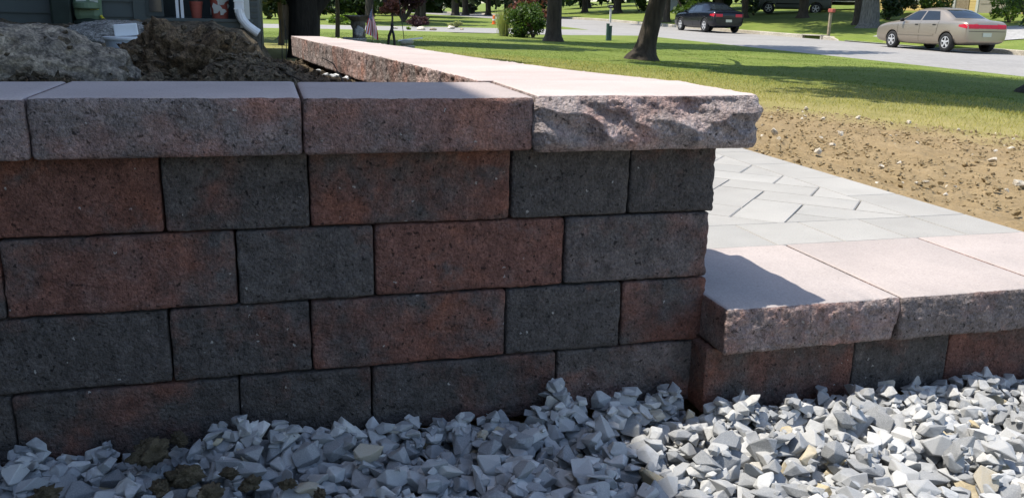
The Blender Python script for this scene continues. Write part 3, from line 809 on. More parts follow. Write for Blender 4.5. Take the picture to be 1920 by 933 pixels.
tg = thing('plastic_fitting', 'small white plastic fitting with a ridged collar beside the bucket', 'fitting', (sp_[0], 2.1, 0.055))
MB().lathe([(0.016, 0), (0.016, .03), (0.022, .032), (0.022, .045), (0.012, .046)], n=14).build('collar', M['white'], tg)
MB().box((.012, 0, .012), (.05, .03, .02), bev=.004).build('body', M['white'], tg)
MB().box((0, 0, -.05), (.02, .02, .1)).build('stake', M['white'], tg)
for i, (x, y) in enumerate([(572, 92), (579, 98), (592, 104), (598, 110), (605, 114), (617, 121)]):
    Y = 2.6 - i * .22
    X = float(inner_x(Y)) - .045
    tag(lump('paper_scrap', (X, Y, soil_z(X, Y) + .008), (.022 + .008 * (i % 3), .02, .009), M['white'], 60 + i, amp=.5, fr=2.2, rz=i), 'crumpled white scrap on the soil under the curving wall caps', 'scrap', 'white scraps along the wall')
stk = MB().tube([(-.86, .55, .035), (-.80, .75, .055), (-.88, 1.05, .075)], [.003, .003, .002], 5); 
tag(stk.build('twig', M['bark']), 'thin dark twig on the soil behind the front caps', 'twig')
stk = MB().tube([(-.70, 1.05, .04), (-.72, 1.22, .09), (-.745, 1.35, .10)], [.0025, .002, .0015], 5)
tag(stk.build('twig', M['bark']), 'thin pale root leaning on the side of the curving caps', 'twig')

# ------------------------------------------------------------------ house
house = thing('house', 'dark grey-green clapboard house with a porch and white downspout', 'house', (-3, 6.5, 0))
HY0 = 6.5
def hl(X, Y, Z): return (X + 3, Y - 6.5, Z)
def hbox(name, x0, x1, y0, y1, z0, z1, mat, parent=None, bev=0.0):
    mb = MB().box(((x0 + x1) / 2 + (3 if parent is None else 3), (y0 + y1) / 2 - 6.5, (z0 + z1) / 2), (x1 - x0, y1 - y0, z1 - z0), bev=bev)
    return mb.build(name, mat, house if parent is None else parent)
XC = -0.97                                       # right corner of the house
hbox('wall', -12, -1.86, HY0 + .03, 13.6, -.45, 5.3, M['trimdark'])
hbox('wall', -1.86, XC - .05, HY0 + 1.1, 13.6, -.45, 5.3, M['trimdark'])
hbox('foundation', -12, -1.86, HY0 - .005, HY0 + .02, -.45, .035, M['found'])
hbox('foundation', -1.862, XC - .002, HY0 - .002, HY0 + 1.08, -.45, .075, M['found'])
def board(x0, x1, z, yf, h=.127, mat='siding', parent=None):
    V = [hl(x0, yf + .012, z), hl(x1, yf + .012, z), hl(x1, yf + .012, z + h + .012), hl(x0, yf + .012, z + h + .012),
         hl(x0, yf - .014, z), hl(x1, yf - .014, z), hl(x1, yf + .002, z + h + .012), hl(x0, yf + .002, z + h + .012)]
    F = [(0, 3, 2, 1), (4, 5, 6, 7), (0, 1, 5, 4), (2, 3, 7, 6), (1, 2, 6, 5), (0, 4, 7, 3)]
    mk('board', V, F, M[mat], house)
z = .045; row = 0
while z < 5.1:
    board(-3.28, -2.60, z - .0, HY0, .125)
    board(-2.50, -1.99, z - .02, HY0, .125)
    if z > 2.3: board(-1.86, XC - .05, z, HY0, .125)
    z += .125; row += 1
hbox('corner_trim', -2.60, -2.50, HY0 - .03, HY0 + .02, .02, 5.2, M['trimdark'])
hbox('corner_trim', -1.99, -1.86, HY0 - .03, HY0 + .03, .02, 5.2, M['siding'])
# porch: floor, fascia, white rail posts and the corner post
hbox('porch_floor', -1.86, XC - .06, HY0 - .03, HY0 + 1.1, .125, .15, M['siding'])
hbox('porch_fascia', -1.86, XC - .14, HY0 - .012, HY0 + .02, .078, .123, M['siding'])
hbox('porch_ceiling', -1.86, XC - .05, HY0 + .02, HY0 + 1.1, 2.3, 2.34, M['trimdark'])
for xx in (332, 341):
    X = at_y(xx, 10, HY0 + .05)[0]
    hbox('rail_post', X - .012, X + .012, HY0 + .04, HY0 + .064, .15, 1.0, M['white'])
hbox('rail', -1.80, -1.25, HY0 + .035, HY0 + .07, 1.0, 1.05, M['white'])
hbox('corner_post', XC - .17, XC - .085, HY0 - .015, HY0 + .1, .078, 2.3, M['offwhite'])
sh = hbox('shutter_panel', XC - .085, XC, HY0 - .01, HY0 + .1, .03, 5.2, M['siding'])
for i in range(24): hbox('slat', XC - .078, XC - .02, HY0 - .022, HY0 - .012, .06 + i * .05, .09 + i * .05, M['trimdark'])
hbox('wall', XC - .05, XC - .002, HY0 + .1, 13.6, -.45, 5.2, M['siding'])
# downspout
X = at_y(448, 10, HY0 - .08)[0]
ds = MB().box((X + 3, -.08, 2.7), (.078, .06, 5.0), bev=.008).build('downspout', M['white'], house)
pts = [(X + 3, -.08, .235), (X + 3.004, -.082, .19), (X + 3.02, -.088, .15), (X + 3.06, -.095, .10), (X + 3.12, -.10, .055), (X + 3.15, -.10, .035)]
MB().tube(pts, [.040, .040, .039, .038, .038, .038], 12).build('elbow', M['white'], ds)
for zz in (.236, .30): MB().box((X + 3, -.08, zz), (.086, .068, .010)).build('seam', M['white'], ds)
# window beside the porch
wx0, wx1 = at_y(282, 10, HY0)[0], at_y(312, 10, HY0)[0]
wn = hbox('window', wx0 - .03, wx1 - .02, HY0 - .040, HY0 - .025, .16, 1.4, M['trimdark'])
for q in range(2): MB().box(((wx0 + wx1) / 2 + 3 - .02, -.043, .45 + q * .55), (wx1 - wx0 - .03, .006, .5)).build('pane', M['glassdark'], wn)
# roof, and an unseen wing added at left so its eave shades the yard
EAVE_Z = 5.40
EAVE_X = -0.525 + SUN[0] / SUN[2] * (EAVE_Z - 0.107)
hbox('wing_wall', -12, EAVE_X - .72, -9, HY0 - .05, -.7, 5.2, M['siding'])
z = -.3
while z < 5.0:
    mb = MB(); xx = EAVE_X - .72
    V = [(xx + 3, -15.5, z), (xx + 3, -.06, z), (xx + 3, -.06, z + .15), (xx + 3, -15.5, z + .15), (xx + 3.02, -15.5, z), (xx + 3.02, -.06, z), (xx + 3.004, -.06, z + .15), (xx + 3.004, -15.5, z + .15)]
    mk('board', V, [(0, 1, 2, 3), (4, 7, 6, 5), (0, 4, 5, 1), (3, 2, 6, 7), (0, 3, 7, 4), (1, 5, 6, 2)], M['siding'], house); z += .138
def slab(name, pts, th, mat):
    V = [hl(*p) for p in pts] + [hl(p[0], p[1], p[2] - th) for p in pts]
    n = len(pts)
    return mk(name, V, [tuple(range(n)), tuple(reversed(range(n, 2 * n)))] + [(i, i + n, (i + 1) % n + n, (i + 1) % n) for i in range(n)], mat, house)
slab('roof', [(EAVE_X, -9.3, EAVE_Z), (EAVE_X, 1.0, EAVE_Z), (EAVE_X - .60, 6.1, EAVE_Z), (-8, 6.3, EAVE_Z), (-8, -9.3, EAVE_Z)], .14, M['roof'])  # unseen eave of the added wing, outline bent to place the shade edge
slab('roof', [(EAVE_X - .5, -9.0, EAVE_Z + .02), (EAVE_X - .5, .4, EAVE_Z + .02), (-8, .4, EAVE_Z + 2.2), (-8, -9.0, EAVE_Z + 2.2)], .1, M['roof'])
slab('roof', [(XC + .3, 6.15, EAVE_Z + .02), (XC + .3, 14, EAVE_Z + .02), (-6, 14, EAVE_Z + 2.2), (-6, 6.15, EAVE_Z + 2.2)], .14, M['roof'])
slab('roof', [(-6.01, 6.15, EAVE_Z + 2.2), (-6.01, 14, EAVE_Z + 2.2), (-12, 14, EAVE_Z), (-12, 6.15, EAVE_Z)], .14, M['roof'])

# gas meter
mx_ = at_y(165, 25, HY0 - .16)
gm = thing('gas_meter', 'green gas meter with white and yellow stickers mounted on the house wall', 'gas meter', (mx_[0], HY0 - .16, .06))
MB().box((0, .02, .16), (.21, .13, .22), bev=.05).build('case', M['meter'], gm, smooth=False)
MB().lathe([(.085, -.05), (.10, -.04), (.10, .0), (.06, .012)], (0, -.03, .20), 24).build('collar', M['meter'], gm)
MB().lathe([(.10, 0), (.12, .005), (.12, .02), (.06, .05)], (0, .02, .01 + .02), 20).build('belly', M['meterdark'], gm)
MB().box((-.035, -.047, .235), (.075, .006, .05)).build('plate', M['offwhite'], gm)
MB().box((-.035, -.047, .195), (.075, .006, .02)).build('red_lettering', M['red'], gm)
MB().box((-.035, -.047, .172), (.075, .006, .010)).build('index_strip', M['offwhite'], gm)
MB().box((.06, -.047, .24), (.06, .006, .03)).build('red_sticker', M['red'], gm)
MB().box((.06, -.048, .20), (.06, .006, .042)).build('white_sticker', M['offwhite'], gm)
MB().box((.06, -.048, .162), (.06, .006, .032)).build('yellow_sticker', M['yellow'], gm)
MB().box((-.20, .04, .15), (.16, .10, .36), bev=.02).build('regulator_box', M['meterdark'], gm)
for xx in (-.07, .07): MB().tube([(xx, .02, .26), (xx, .02, .42), (xx, .14, .46)], .018, 10).build('pipe', M['meterdark'], gm)
MB().tube([(.10, -.04, .10), (.15, -.05, .04), (.18, -.06, -.02), (.19, -.06, -.06)], .011, 8).build('yellow_sleeve', M['yellow'], gm)

# pots on the porch
def pot(label, px0, px1, Y, h, mat, glaze=None, plant=False):
    a, b = at_y(px0, 25, Y)[0], at_y(px1, 25, Y)[0]; r = (b - a) / 2
    t = thing('plant_pot', label, 'pot', ((a + b) / 2, Y, .15))
    MB().lathe([(r * .72, 0), (r * .8, h * .3), (r * .95, h * .8), (r, h * .82), (r * 1.03, h), (r * .9, h), (r * .85, h * .9)], n=28).build('pot_body', mat, t, smooth=False)
    if glaze:
        for i in range(9):
            th = rs.uniform(math.pi * 1.05, math.pi * 1.95); zz = rs.uniform(.15, .85) * h; rr = r * (.74 + .24 * zz / h) + .002
            MB().lathe([(.0, 0), (rs.uniform(.015, .045), .001), (.0, .0045)], n=9, axis='X', wob=.3).build('glaze_patch', glaze, t, (rr * math.cos(th), rr * math.sin(th), zz), rz=th)
    if plant:
        for i in range(14):
            th = rs.uniform(0, 6.28); l = rs.uniform(.1, .2)
            MB().tube([(0, 0, h * .9), (math.cos(th) * l * .4, math.sin(th) * l * .4, h + l * .6), (math.cos(th) * l, math.sin(th) * l, h + l * .7)], [.004, .003, .001], 4).build('stem', M['barkgrey'], t)
    return t
pot('small red pot with dry stems on the dark porch floor', 356, 381, HY0 + .16, .14, M['terracotta'], plant=True)
pot('large red pot with flaking white glaze on the dark porch floor', 392, 433, HY0 + .14, .30, M['terracotta'], M['offwhite'])

# ------------------------------------------------------------------ plants
def leaf_mesh(C, size, jit=0.35, aspect=1.6, up=0.0):
    n = len(C)
    A = RNG.normal(size=(n, 3)); A[:, 2] += up; A /= np.linalg.norm(A, axis=1, keepdims=True)
    B = RNG.normal(size=(n, 3)); B -= (B * A).sum(1, keepdims=True) * A; B /= np.linalg.norm(B, axis=1, keepdims=True)
    s = size * RNG.uniform(1 - jit, 1 + jit, (n, 1))
    a = A * s * aspect / 2; b = B * s / 2
    V = np.stack([C - a, C + b - a * .1, C + a, C - b - a * .1], 1).reshape(-1, 3)
    return V, np.arange(4 * n).reshape(n, 4)
def crown_pts(n, c, r, lobes=16, hollow=0.35):
    L = RNG.normal(size=(lobes, 3)); L /= np.linalg.norm(L, axis=1, keepdims=True)
    L = L * RNG.uniform(.35, .82, (lobes, 1))
    w_ = RNG.integers(0, lobes, n)
    d = RNG.normal(size=(n, 3)); d /= np.linalg.norm(d, axis=1, keepdims=True)
    rad = RNG.uniform(hollow, 1, (n, 1)) ** .6 * RNG.uniform(.28, .46, (lobes, 1))[w_] * (1 if lobes < 40 else .72)
    return (L[w_] + d * rad) * np.array(r) + np.array(c)
def tree(name, label, X, Y, h, tr, crown, n=3000, leaf=.22, mat='leaf', bark='bark', lean=(0, 0), fork=None, group=None, flare=1.6, z0=None, lobes=26, label_cat='tree', ntr=14):
    z0 = float(G(X, Y)) if z0 is None else z0
    t = thing(name, label, label_cat, (X, Y, z0), group=group)
    k = 20; pts = []; rad = []
    for i in range(k):
        u = (i / (k - 1)) ** 2.2
        zz = -.1 + h * .8 * u
        pts.append((lean[0] * zz + .03 * math.sin(zz * 1.3 + X), lean[1] * zz + .03 * math.cos(zz * 1.1 + Y), zz))
        rad.append(tr * (1 - .55 * u) * (1 + (flare - 1) * math.exp(-max(zz, 0) / .11)))
    mb = MB().tube(pts, rad, ntr, jit=.16, seed=int(abs(X * 7 + Y * 3)) % 50)
    for i in range(7):
        th = i * 2.4 + X; b0 = pts[13 + i % 6]; L = crown[1][0] * rs.uniform(.5, .85)
        mb.tube([b0, (b0[0] + math.cos(th) * L * .5, b0[1] + math.sin(th) * L * .5, b0[2] + L * .35), (b0[0] + math.cos(th) * L, b0[1] + math.sin(th) * L, b0[2] + L * .55)], [tr * .4, tr * .25, tr * .08], 7)
    if fork:
        for f in fork: mb.tube([(0, 0, f[0])] + [tuple(q) for q in f[1]], f[2], 10, jit=.1)
    mb.build('trunk', M[bark], t, smooth=True)
    c, r = crown
    V, F = leaf_mesh(crown_pts(n, c, r, lobes), leaf)
    mk('crown', V, F, M[mat], t)
    return t
def shrub(name, label, X, Y, rx, ry, rz, n, leaf, mat, z0=None, cat='shrub', group=None, lobes=12, up=0.0, aspect=1.6, stem=True, lift=.0):
    z0 = float(G(X, Y)) if z0 is None else z0
    t = thing(name, label, cat, (X, Y, z0), group=group)
    C = crown_pts(n, (0, 0, rz * .92 + lift), (rx, ry, rz), lobes, .15)
    C[:, 2] = np.maximum(C[:, 2], .02)
    V, F = leaf_mesh(C, leaf, up=up, aspect=aspect)
    mk('foliage', V, F, M[mat], t)
    mb = MB()
    if lift > .3: mb.tube([(0, 0, -.05), (.03, 0, lift * .6), (0, .02, lift + rz)], [.06, .05, .03], 8)
    for i in range(6 if lift <= .3 else 0):
        th = i * 1.05; mb.tube([(0, 0, -.05), (math.cos(th) * rx * .3, math.sin(th) * ry * .3, rz * .6), (math.cos(th) * rx * .6, math.sin(th) * ry * .6, rz * 1.2)], [.03, .02, .008], 6)
    mb.build('stem', M['bark'], t)
    return t
def gx(px, Y, py=50): return float(at_y(px, py, Y)[0])

# trees of the front lawn
p = ghit(1207, 112)
tree('tree', 'leaning brown-barked tree with a flared root base on the front lawn', p[0], p[1], 9, .175, ((.4, -2.2, 6.6), (4.8, 3.6, 2.6)), 21000, .20, 'leaf', 'barkdark', lean=(.17, .0), flare=2.1, ntr=24, lobes=48)
p = ghit(1962, 172)
tree('tree', 'tree with exposed roots standing at the edge of the bare dirt near the road', p[0], p[1], 9, .19, ((-3.2, -1.5, 6.4), (5.4, 3.4, 2.5)), 19000, .2, 'leaf', 'barkdark', flare=2.8, ntr=24, lobes=48)
p = ghit(1036, 78)
tree('tree', 'straight dark tree trunk rising out of the round green bush', p[0], p[1], 10, .23, ((1.2, -.2, 7), (6.8, 3.2, 2.8)), 21000, .22, 'leaf', 'barkdark', lean=(.02, 0), flare=1.5, ntr=18, lobes=48)
X = gx(570, 10.5)
tree('tree', 'wide dark forked tree trunk beyond the far end of the curving wall', X, 10.5, 8, .215, ((-.5, .6, 3.0), (2.2, 2.0, 2.0)), 6000, .16, 'leafdark', 'barkblack', flare=1.15, ntr=20,
     fork=[(.45, [(.12, 0, .6), (.30, -.02, .82), (.5, 0, 1.1), (.9, .1, 2.2)], [.12, .105, .09, .08, .06]), (.5, [(-.12, .05, .75), (-.3, .1, 1.2), (-.6, .2, 2.4)], [.13, .11, .10, .06])])
X = gx(525, 15)
shrub('shrub', 'dark evergreen shrub with low hanging branches behind the house corner', X, 15, .75, .7, .85, 2200, .09, 'leafdark', lift=.45)
tree('tree', 'dark tree added behind the wide forked trunk, its dense low crown shading the lawn', gx(545, 18.5), 18.5, 8, .2, ((.6, -.3, 4.6), (4.6, 2.6, 3.2)), 14000, .2, 'leafdark', 'bark')  # tree added mostly hidden here so its crown shades the lawn
shrub('shrub', 'dark low branch mass right of the wide forked tree', gx(632, 21), 21, .8, .7, .5, 1200, .10, 'leafdark', lift=.95)
p = ghit(990, 72)
shrub('shrub', 'large round dark green bush with sunlit edge around the straight tree', p[0], p[1] + .6, .80, .75, .62, 5200, .055, 'leaf', lobes=22)
shrub('shrub', 'reddish flowering bush top rising behind the round green bush', gx(1000, 28), 28, .9, .6, .75, 1500, .07, 'leafred', lift=.1)
# ornamental grass left of the round bush
X = gx(944, 27.5); t = thing('ornamental_grass', 'pale feathery ornamental grass clump left of the round green bush', 'grass clump', on(X, 27.5))
mb = MB(); 
VV = []; FF = []
for i in range(420):
    th = rs.uniform(0, 6.28); l = rs.uniform(.55, 1.0); sp2 = rs.uniform(.1, .45); x0, y0 = rs.gauss(0, .08), rs.gauss(0, .08)
    n = len(VV); dx, dy = math.cos(th), math.sin(th)
    VV += [(x0 - dy * .006, y0 + dx * .006, 0), (x0 + dy * .006, y0 - dx * .006, 0), (x0 + dx * sp2 * .5 + dy * .006, y0 + dy * sp2 * .5, l * .7), (x0 + dx * sp2 * .5 - dy * .006, y0 + dy * sp2 * .5, l * .7), (x0 + dx * sp2, y0 + dy * sp2, l)]
    FF += [(n, n + 1, n + 2, n + 3), (n + 3, n + 2, n + 4)]
mk('blades', VV, FF, M['leafpale'], t)

# purple shrub bed with stones on the verge of the side street
p = ghit(785, 51)
shrub('shrub', 'low dark purple barberry shrub at the edge of the side street', p[0], p[1], .58, .45, .26, 2600, .05, 'leafpurple')
for i, (px, py, s) in enumerate([(740, 53, .12), (765, 52.5, .10), (789, 55, .20), (812, 55.5, .13), (846, 53, .2), (866, 54.5, .1)]):
    q = ghit(px, py + 1.5)
    tag(lump('edging_stone', (q[0], q[1], q[2] + s * .2), (s * 1.1, s * .7, s * .5), M['pebble'] if i % 2 == 0 else M['boulder'], 80 + i, rz=i), ('pale' if i % 2 == 0 else 'brown-grey') + ' rounded edging stone below the purple shrub', 'stone', 'edging stones by the purple shrub')
q = ghit(765, 56); shrub('shrub', 'tiny yellow-green plant between the edging stones', q[0], q[1], .13, .1, .06, 200, .05, 'leafbright')
q = ghit(855, 52); shrub('shrub', 'wispy grey-green plant right of the purple shrub', q[0], q[1], .42, .25, .17, 500, .06, 'leafpale')
q = ghit(926, 46)
t = thing('marker_post', 'bright orange marker post beside the side street', 'marker', tuple(q))
MB().lathe([(.13, 0), (.13, .03), (.085, .035), (.07, .42), (.05, .46), (.0, .47)], n=14).build('post', M['orange'], t)
MB().lathe([(.082, .2), (.086, .2), (.082, .28), (.078, .28)], n=14).build('band', M['white'], t)
q = ghit(640, 41)
shrub('shrub', 'sunlit yellow-green weeds on the far verge of the side street', gx(648, 40.6), 40.6, 1.0, .5, .28, 900, .10, 'leafbright')

# utility pedestals on the lawn
q = ghit(1141, 76)
t = thing('utility_pedestal', 'pair of dark green utility pedestals on the lawn near the road', 'utility box', tuple(q))
MB().box((-.045, 0, .25), (.085, .09, .56), bev=.01).build('pedestal', M['utility'], t)
MB().box((.05, .01, .22), (.09, .10, .48), bev=.01).build('pedestal', M['utility'], t)
MB().box((-.045, 0, .54), (.095, .10, .02)).build('cap', M['utility'], t)
MB().box((.05, .01, .468), (.10, .11, .02)).build('cap', M['utility'], t)

# ornaments beyond the wall
Y = 8.0
X = gx(672, Y); z0 = float(G(X, Y))
t = thing('bird_bath', 'carved dark stone bird bath pedestal with a leaf-shaped bowl behind the curving wall', 'bird bath', (X, Y, z0))
MB().lathe([(.11, 0), (.12, .02), (.10, .08), (.075, .14), (.07, .22)], n=20, wob=.04).build('foot', M['stoneorn'], t)
MB().lathe([(.02, .255), (.06, .25), (.12, .30), (.128, .325), (.12, .33), (.05, .30)], (-.045, -.02, 0), n=22, wob=.03).build('lower_bowl', M['palestone'], t)
MB().lathe([(.075, .20), (.066, .32), (.07, .36), (.065, .42), (.078, .46), (.07, .5)], n=18, wob=.09).build('column', M['stoneorn'], t)
MB().lathe([(.05, .49), (.11, .53), (.165, .552), (.17, .562), (.14, .562), (.04, .535)], n=20, wob=.14).build('top_bowl', M['stoneorn'], t)
lo = lump('carved_leaf', (-.0, -.06, .40), (.045, .02, .06), M['palestone'], 5, t, amp=.3)
X = gx(698, 7.6); z0 = float(G(X, 7.6))
t = thing('flag', 'small american flag hanging from a thin stick behind the curving wall', 'flag', (X, 7.6, z0))
MB().tube([(0, 0, 0), (.004, 0, .67)], .003, 6).build('stick', M['wood'], t)
nu, nv2 = 16, 12; V = []; UV = []; F = []
for i in range(nu + 1):
    for j in range(nv2 + 1):
        u, v = i / nu, j / nv2                   # hanging limp: fly end falls down
        x = .006 + (-.075 + .13 * (1 - v)) * (u ** .7) + .010 * math.sin(v * 9 + u * 3) * u
        y = .014 * math.sin(v * 11 + 1) * u + .012 * math.sin(u * 7 + v * 5) * u
        zz = .64 - (1 - v) * .07 - u * .25
        V.append((x, y, zz)); UV.append((u, v))
        if i < nu and j < nv2: k = i * (nv2 + 1) + j; F.append((k, k + nv2 + 1, k + nv2 + 2, k + 1))
o = mk('cloth', V, F, M['flag'], t, smooth=True)
uvl = o.data.uv_layers.new(name='UVMap')
for lp in o.data.loops: uvl.data[lp.index].uv = UV[lp.vertex_index]
X = gx(733, 7.3); z0 = float(G(X, 7.3))
t = thing('garden_figurine', 'small dark metal figurine of two joined loops behind the curving wall', 'figurine', (X, 7.3, z0))
MB().box((0, 0, .02), (.10, .08, .04), bev=.01).build('base', M['black'], t)
MB().tube([(-.02, 0, .03), (-.015, 0, .2), (-.028, 0, .30), (-.02, 0, .37), (.005, 0, .43), (.016, 0, .46)], [.016, .013, .012, .014, .014, .018], 8).build('figure', M['black'], t, smooth=True)
MB().tube([(.035, 0, .03), (.03, 0, .2), (.034, 0, .31), (.026, 0, .38), (.012, 0, .44)], [.016, .012, .012, .013, .010], 8).build('figure', M['black'], t, smooth=True)
lump('head', (.012, 0, .475), (.018, .018, .022), M['black'], 3, t, sub=2, amp=.1)
MB().tube([(-.075, 0, .0), (-.072, 0, .2), (-.066, 0, .26)], [.012, .014, .018], 8).build('small_figure', M['stoneorn'], t)
X = gx(763, 6.9); z0 = float(G(X, 6.9))
t = thing('planter_stack', 'pale stacked stone planter with a white slat across it behind the wall', 'planter', (X, 6.9, z0))
for i in range(8):
    lump('stone_course', (0, 0, .03 + i * .042), (.095 + .008 * math.sin(i * 2.1), .06, .026), M['log'], 100 + i, t, sub=3, amp=.18, rz=i * .6)
MB().box((.03, 0, .352), (.24, .026, .012), Matrix.Rotation(-.12, 3, 'Y')).build('slat', M['white'], t)
X = gx(759, 8.2, 66); z0 = float(G(X, 8.2))
t = tag(MB().tube([(0, 0, 0), (-.012, 0, .35), (-.085, 0, .95), (-.12, 0, 1.2), (-.10, 0, 1.28), (-.05, 0, 1.25)], .004, 6).build('garden_hook', M['black'], None, (X, 8.2, z0)), 'thin black garden hook pole behind the curving wall', 'hook')
for i, px in enumerate((526, 534)):
    X = gx(px, 9.0); tag(MB().tube([(0, 0, 0), (.01, 0, .25), (0, .01, .5)], .005, 5).build('garden_stake', M['black'], None, on(X, 9.0)), 'thin dark garden stake in the lawn left of the forked trunk', 'stake', 'garden stakes by the forked trunk')

# mailboxes
q = ghit(1144, 43)
t = thing('mailbox', 'dark mailbox on a white post across the road', 'mailbox', tuple(q))
MB().box((0, 0, .45), (.11, .11, 1.0)).build('post', M['offwhite'], t)
MB().box((0, 0, 1.03), (.34, .22, .22), bev=.05).build('box', M['black'], t)
MB().box((-.02, -.115, 1.03), (.2, .006, .07)).build('number_plate', M['offwhite'], t)
q = ghit(1553, 68)
t = thing('mailbox', 'dull red mailbox on a weathered wooden post by the storm drain', 'mailbox', tuple(q))
MB().box((0, 0, .5), (.10, .10, 1.04)).build('post', M['wood'], t)
MB().box((0, -.05, 1.06), (.16, .34, .16), bev=.03).build('box', M['terracotta'], t)

# trees across the road
p = ghit(1628, 52)
tree('tree', 'thick grey-barked tree trunk across the road in front of the tan car', p[0], p[1], 12, .42, ((-.5, 0, 6.6), (6.5, 6, 3.6)), 9000, .32, 'leaf', 'barkgrey', flare=1.5, ntr=18)
p2 = ghit(1606, 47)
tree('tree', 'slim dark tree trunk beside the thick grey one', p2[0], p2[1], 10, .2, ((0, 0, 6.4), (3.2, 3.2, 2.6)), 2500, .28, 'leaf', 'bark', flare=1.3)
p = ghit(1504, 34)
tree('tree', 'dark tree trunk in front of the grey van', p[0], p[1], 11, .3, ((-1.5, 0, 6.2), (7, 6, 3.2)), 9000, .34, 'leafdark', 'bark')
p = ghit(1396, 34)
tree('tree', 'dark tree trunk between the navy sedan and the grey van', p[0], p[1], 11, .22, ((.2, 1.0, 5.6), (6.5, 7, 3.4)), 11000, .32, 'leafdark', 'bark')
p = ghit(1096, 24)
tree('tree', 'thin dark tree trunk on the sunlit hill left of the white-posted mailbox', p[0], p[1], 10, .28, ((0, 0, 5.6), (5, 5, 3.4)), 2600, .4, 'leaf', 'bark')
p = ghit(1157, 25)
tree('tree', 'thin dark tree trunk on the sunlit hill right of the white-posted mailbox', p[0], p[1], 10, .36, ((0, 0, 5.6), (5, 5, 3.4)), 2600, .4, 'leaf', 'bark')
p = ghit(1250, 42)
tree('tree', 'dark slanting tree behind the leaning trunk beside the black car', p[0], p[1], 9, .24, ((-.5, 0, 5.2), (4, 4, 3.0)), 2600, .3, 'leaf', 'bark', lean=(-.05, 0))
p = ghit(1198, 22); shrub('shrub', 'dark rounded shrub on the hill behind the leaning trunk', p[0], p[1], 1.3, 1.3, 1.1, 900, .22, 'leaf')
p = ghit(1275, 38); shrub('shrub', 'shaded shrub behind the roof of the black car', p[0] + 2, p[1] + 3, 1.6, 1.6, 1.0, 1200, .2, 'leaf')
p = ghit(1400, 30); shrub('shrub', 'sparse bare-branched shrub at the nose of the grey van', p[0] + .5, p[1], .8, .8, .6, 300, .14, 'leafdark')
# trees beyond the side street
X = gx(694, 44); tree('tree', 'slim dark trunk beside the reddish maple beyond the side street', X, 44, 9, .22, ((0, 0, 5.0), (3.4, 3.4, 2.4)), 2600, .3, 'leafdark', 'bark')
X = gx(757, 46)
tree('maple_tree', 'low reddish-purple maple on several stems beyond the side street', X, 46, 4.5, .10, ((0, 0, 1.75), (1.7, 1.5, 1.15)), 3600, .13, 'leafpurple', 'bark', fork=[(.05, [(.2, 0, .4), (.5, 0, 1.2)], [.09, .08, .05]), (.05, [(-.2, .1, .4), (-.5, .1, 1.2)], [.09, .08, .05]), (.05, [(.35, .1, .5), (.9, .2, 1.3)], [.08, .07, .05])])
X = gx(735, 43.5); shrub('maple_tree', 'small bright red-leaved maple in front of the reddish-purple maple', X, 43.5, .7, .6, .5, 800, .10, 'leafred', lift=.35, cat='tree')
X = gx(792, 50); tree('tree', 'forked dark trunk right of the reddish-purple maple', X, 50, 8, .2, ((0, 0, 3.6), (3.0, 3.0, 2.3)), 2600, .3, 'leafdark', 'bark')
for i, (px, Y) in enumerate([(853, 76), (873, 80)]):
    tree('tree', 'slim dark trunk on the far lawn behind the orange marker', gx(px, Y, 20), Y, 9, .3, ((0, 0, 5.5), (4, 4, 3.6)), 1800, .4, 'leafdark', 'bark', group='slim trunks on the far lawn')
X = gx(640, 48); shrub('shrub', 'broad dark shrub beyond the side street right of the forked trunk', X, 49, 2.6, 1.4, .85, 1800, .2, 'leafdark')
X = gx(555, 47); shrub('shrub', 'tall dark shrub beyond the side street left of the forked trunk', X, 47, 2.6, 1.4, 1.0, 2000, .2, 'leafdark')
lab = 'large dark leafy tree in the wooded row far behind the lawns'
for i in range(24):
    px = 430 + i * 66 + rs.uniform(-18, 18); Y = rs.uniform(88, 120)
    if px > 1250: Y = rs.uniform(62, 80)
    X = gx(px, Y, 10)
    tree('tree', lab, X, Y, 12, .35, ((0, 0, 4.6), (5.5, 4.5, 4.9)), 1500, .62, 'leafdark' if i % 3 else 'leaf', 'bark', group='wooded row far behind')
for i in range(9):
    px = 480 + i * 62 + rs.uniform(-15, 15); Y = rs.uniform(56, 72)
    if 800 < px < 960: Y += 18
    X = gx(px, Y, 14)
    tree('tree', 'mid-sized dark tree with low branches on the lawn beyond the side street', X, Y, 9, .28, ((0, 0, 3.3), (3.6, 3.0, 3.1)), 1900, .42, 'leafdark', 'bark', group='trees beyond the side street')

# ------------------------------------------------------------------ vehicles
def lathe_wheel(t, x, y, r, wdt, side, rim=True):
    wh = bpy.data.objects.new('wheel', None); col.objects.link(wh); wh.parent = t; wh.location = (x, y, r)
    s = wdt / 2
    MB().lathe([(r * .6, -s * .8), (r * .88, -s), (r * .985, -s * .7), (r, 0), (r * .985, s * .7), (r * .9, s), (r * .6, s * .8), (r * .6, -s * .8)], n=28, axis='X', cap=False).build('tyre', M['rubber'], wh, smooth=True)
    mb = MB(); e = side * s * .72
    for k in range(5):
        th = k * 2 * math.pi / 5 + .3
        mb.box((e, math.cos(th) * r * .31, math.sin(th) * r * .31), (.03, r * .56, r * .17), Matrix.Rotation(th, 3, 'X'))
    mb.lathe([(r * .55, -.012), (r * .61, -.01), (r * .61, .012), (r * .55, .012), (r * .55, -.012)], (e, 0, 0), 28, 'X', cap=False)
    mb.lathe([(.0, -.02), (r * .17, -.02), (r * .17, .02), (0, .025)], (e, 0, 0), 14, 'X')
    mb.build('rim', M['rim'], wh)
    MB().lathe([(.01, -.01), (r * .61, -.01), (r * .61, .01), (.01, .01)], (side * s * .35, 0, 0), 20, 'X').build('brake_disc', M['well'], wh)
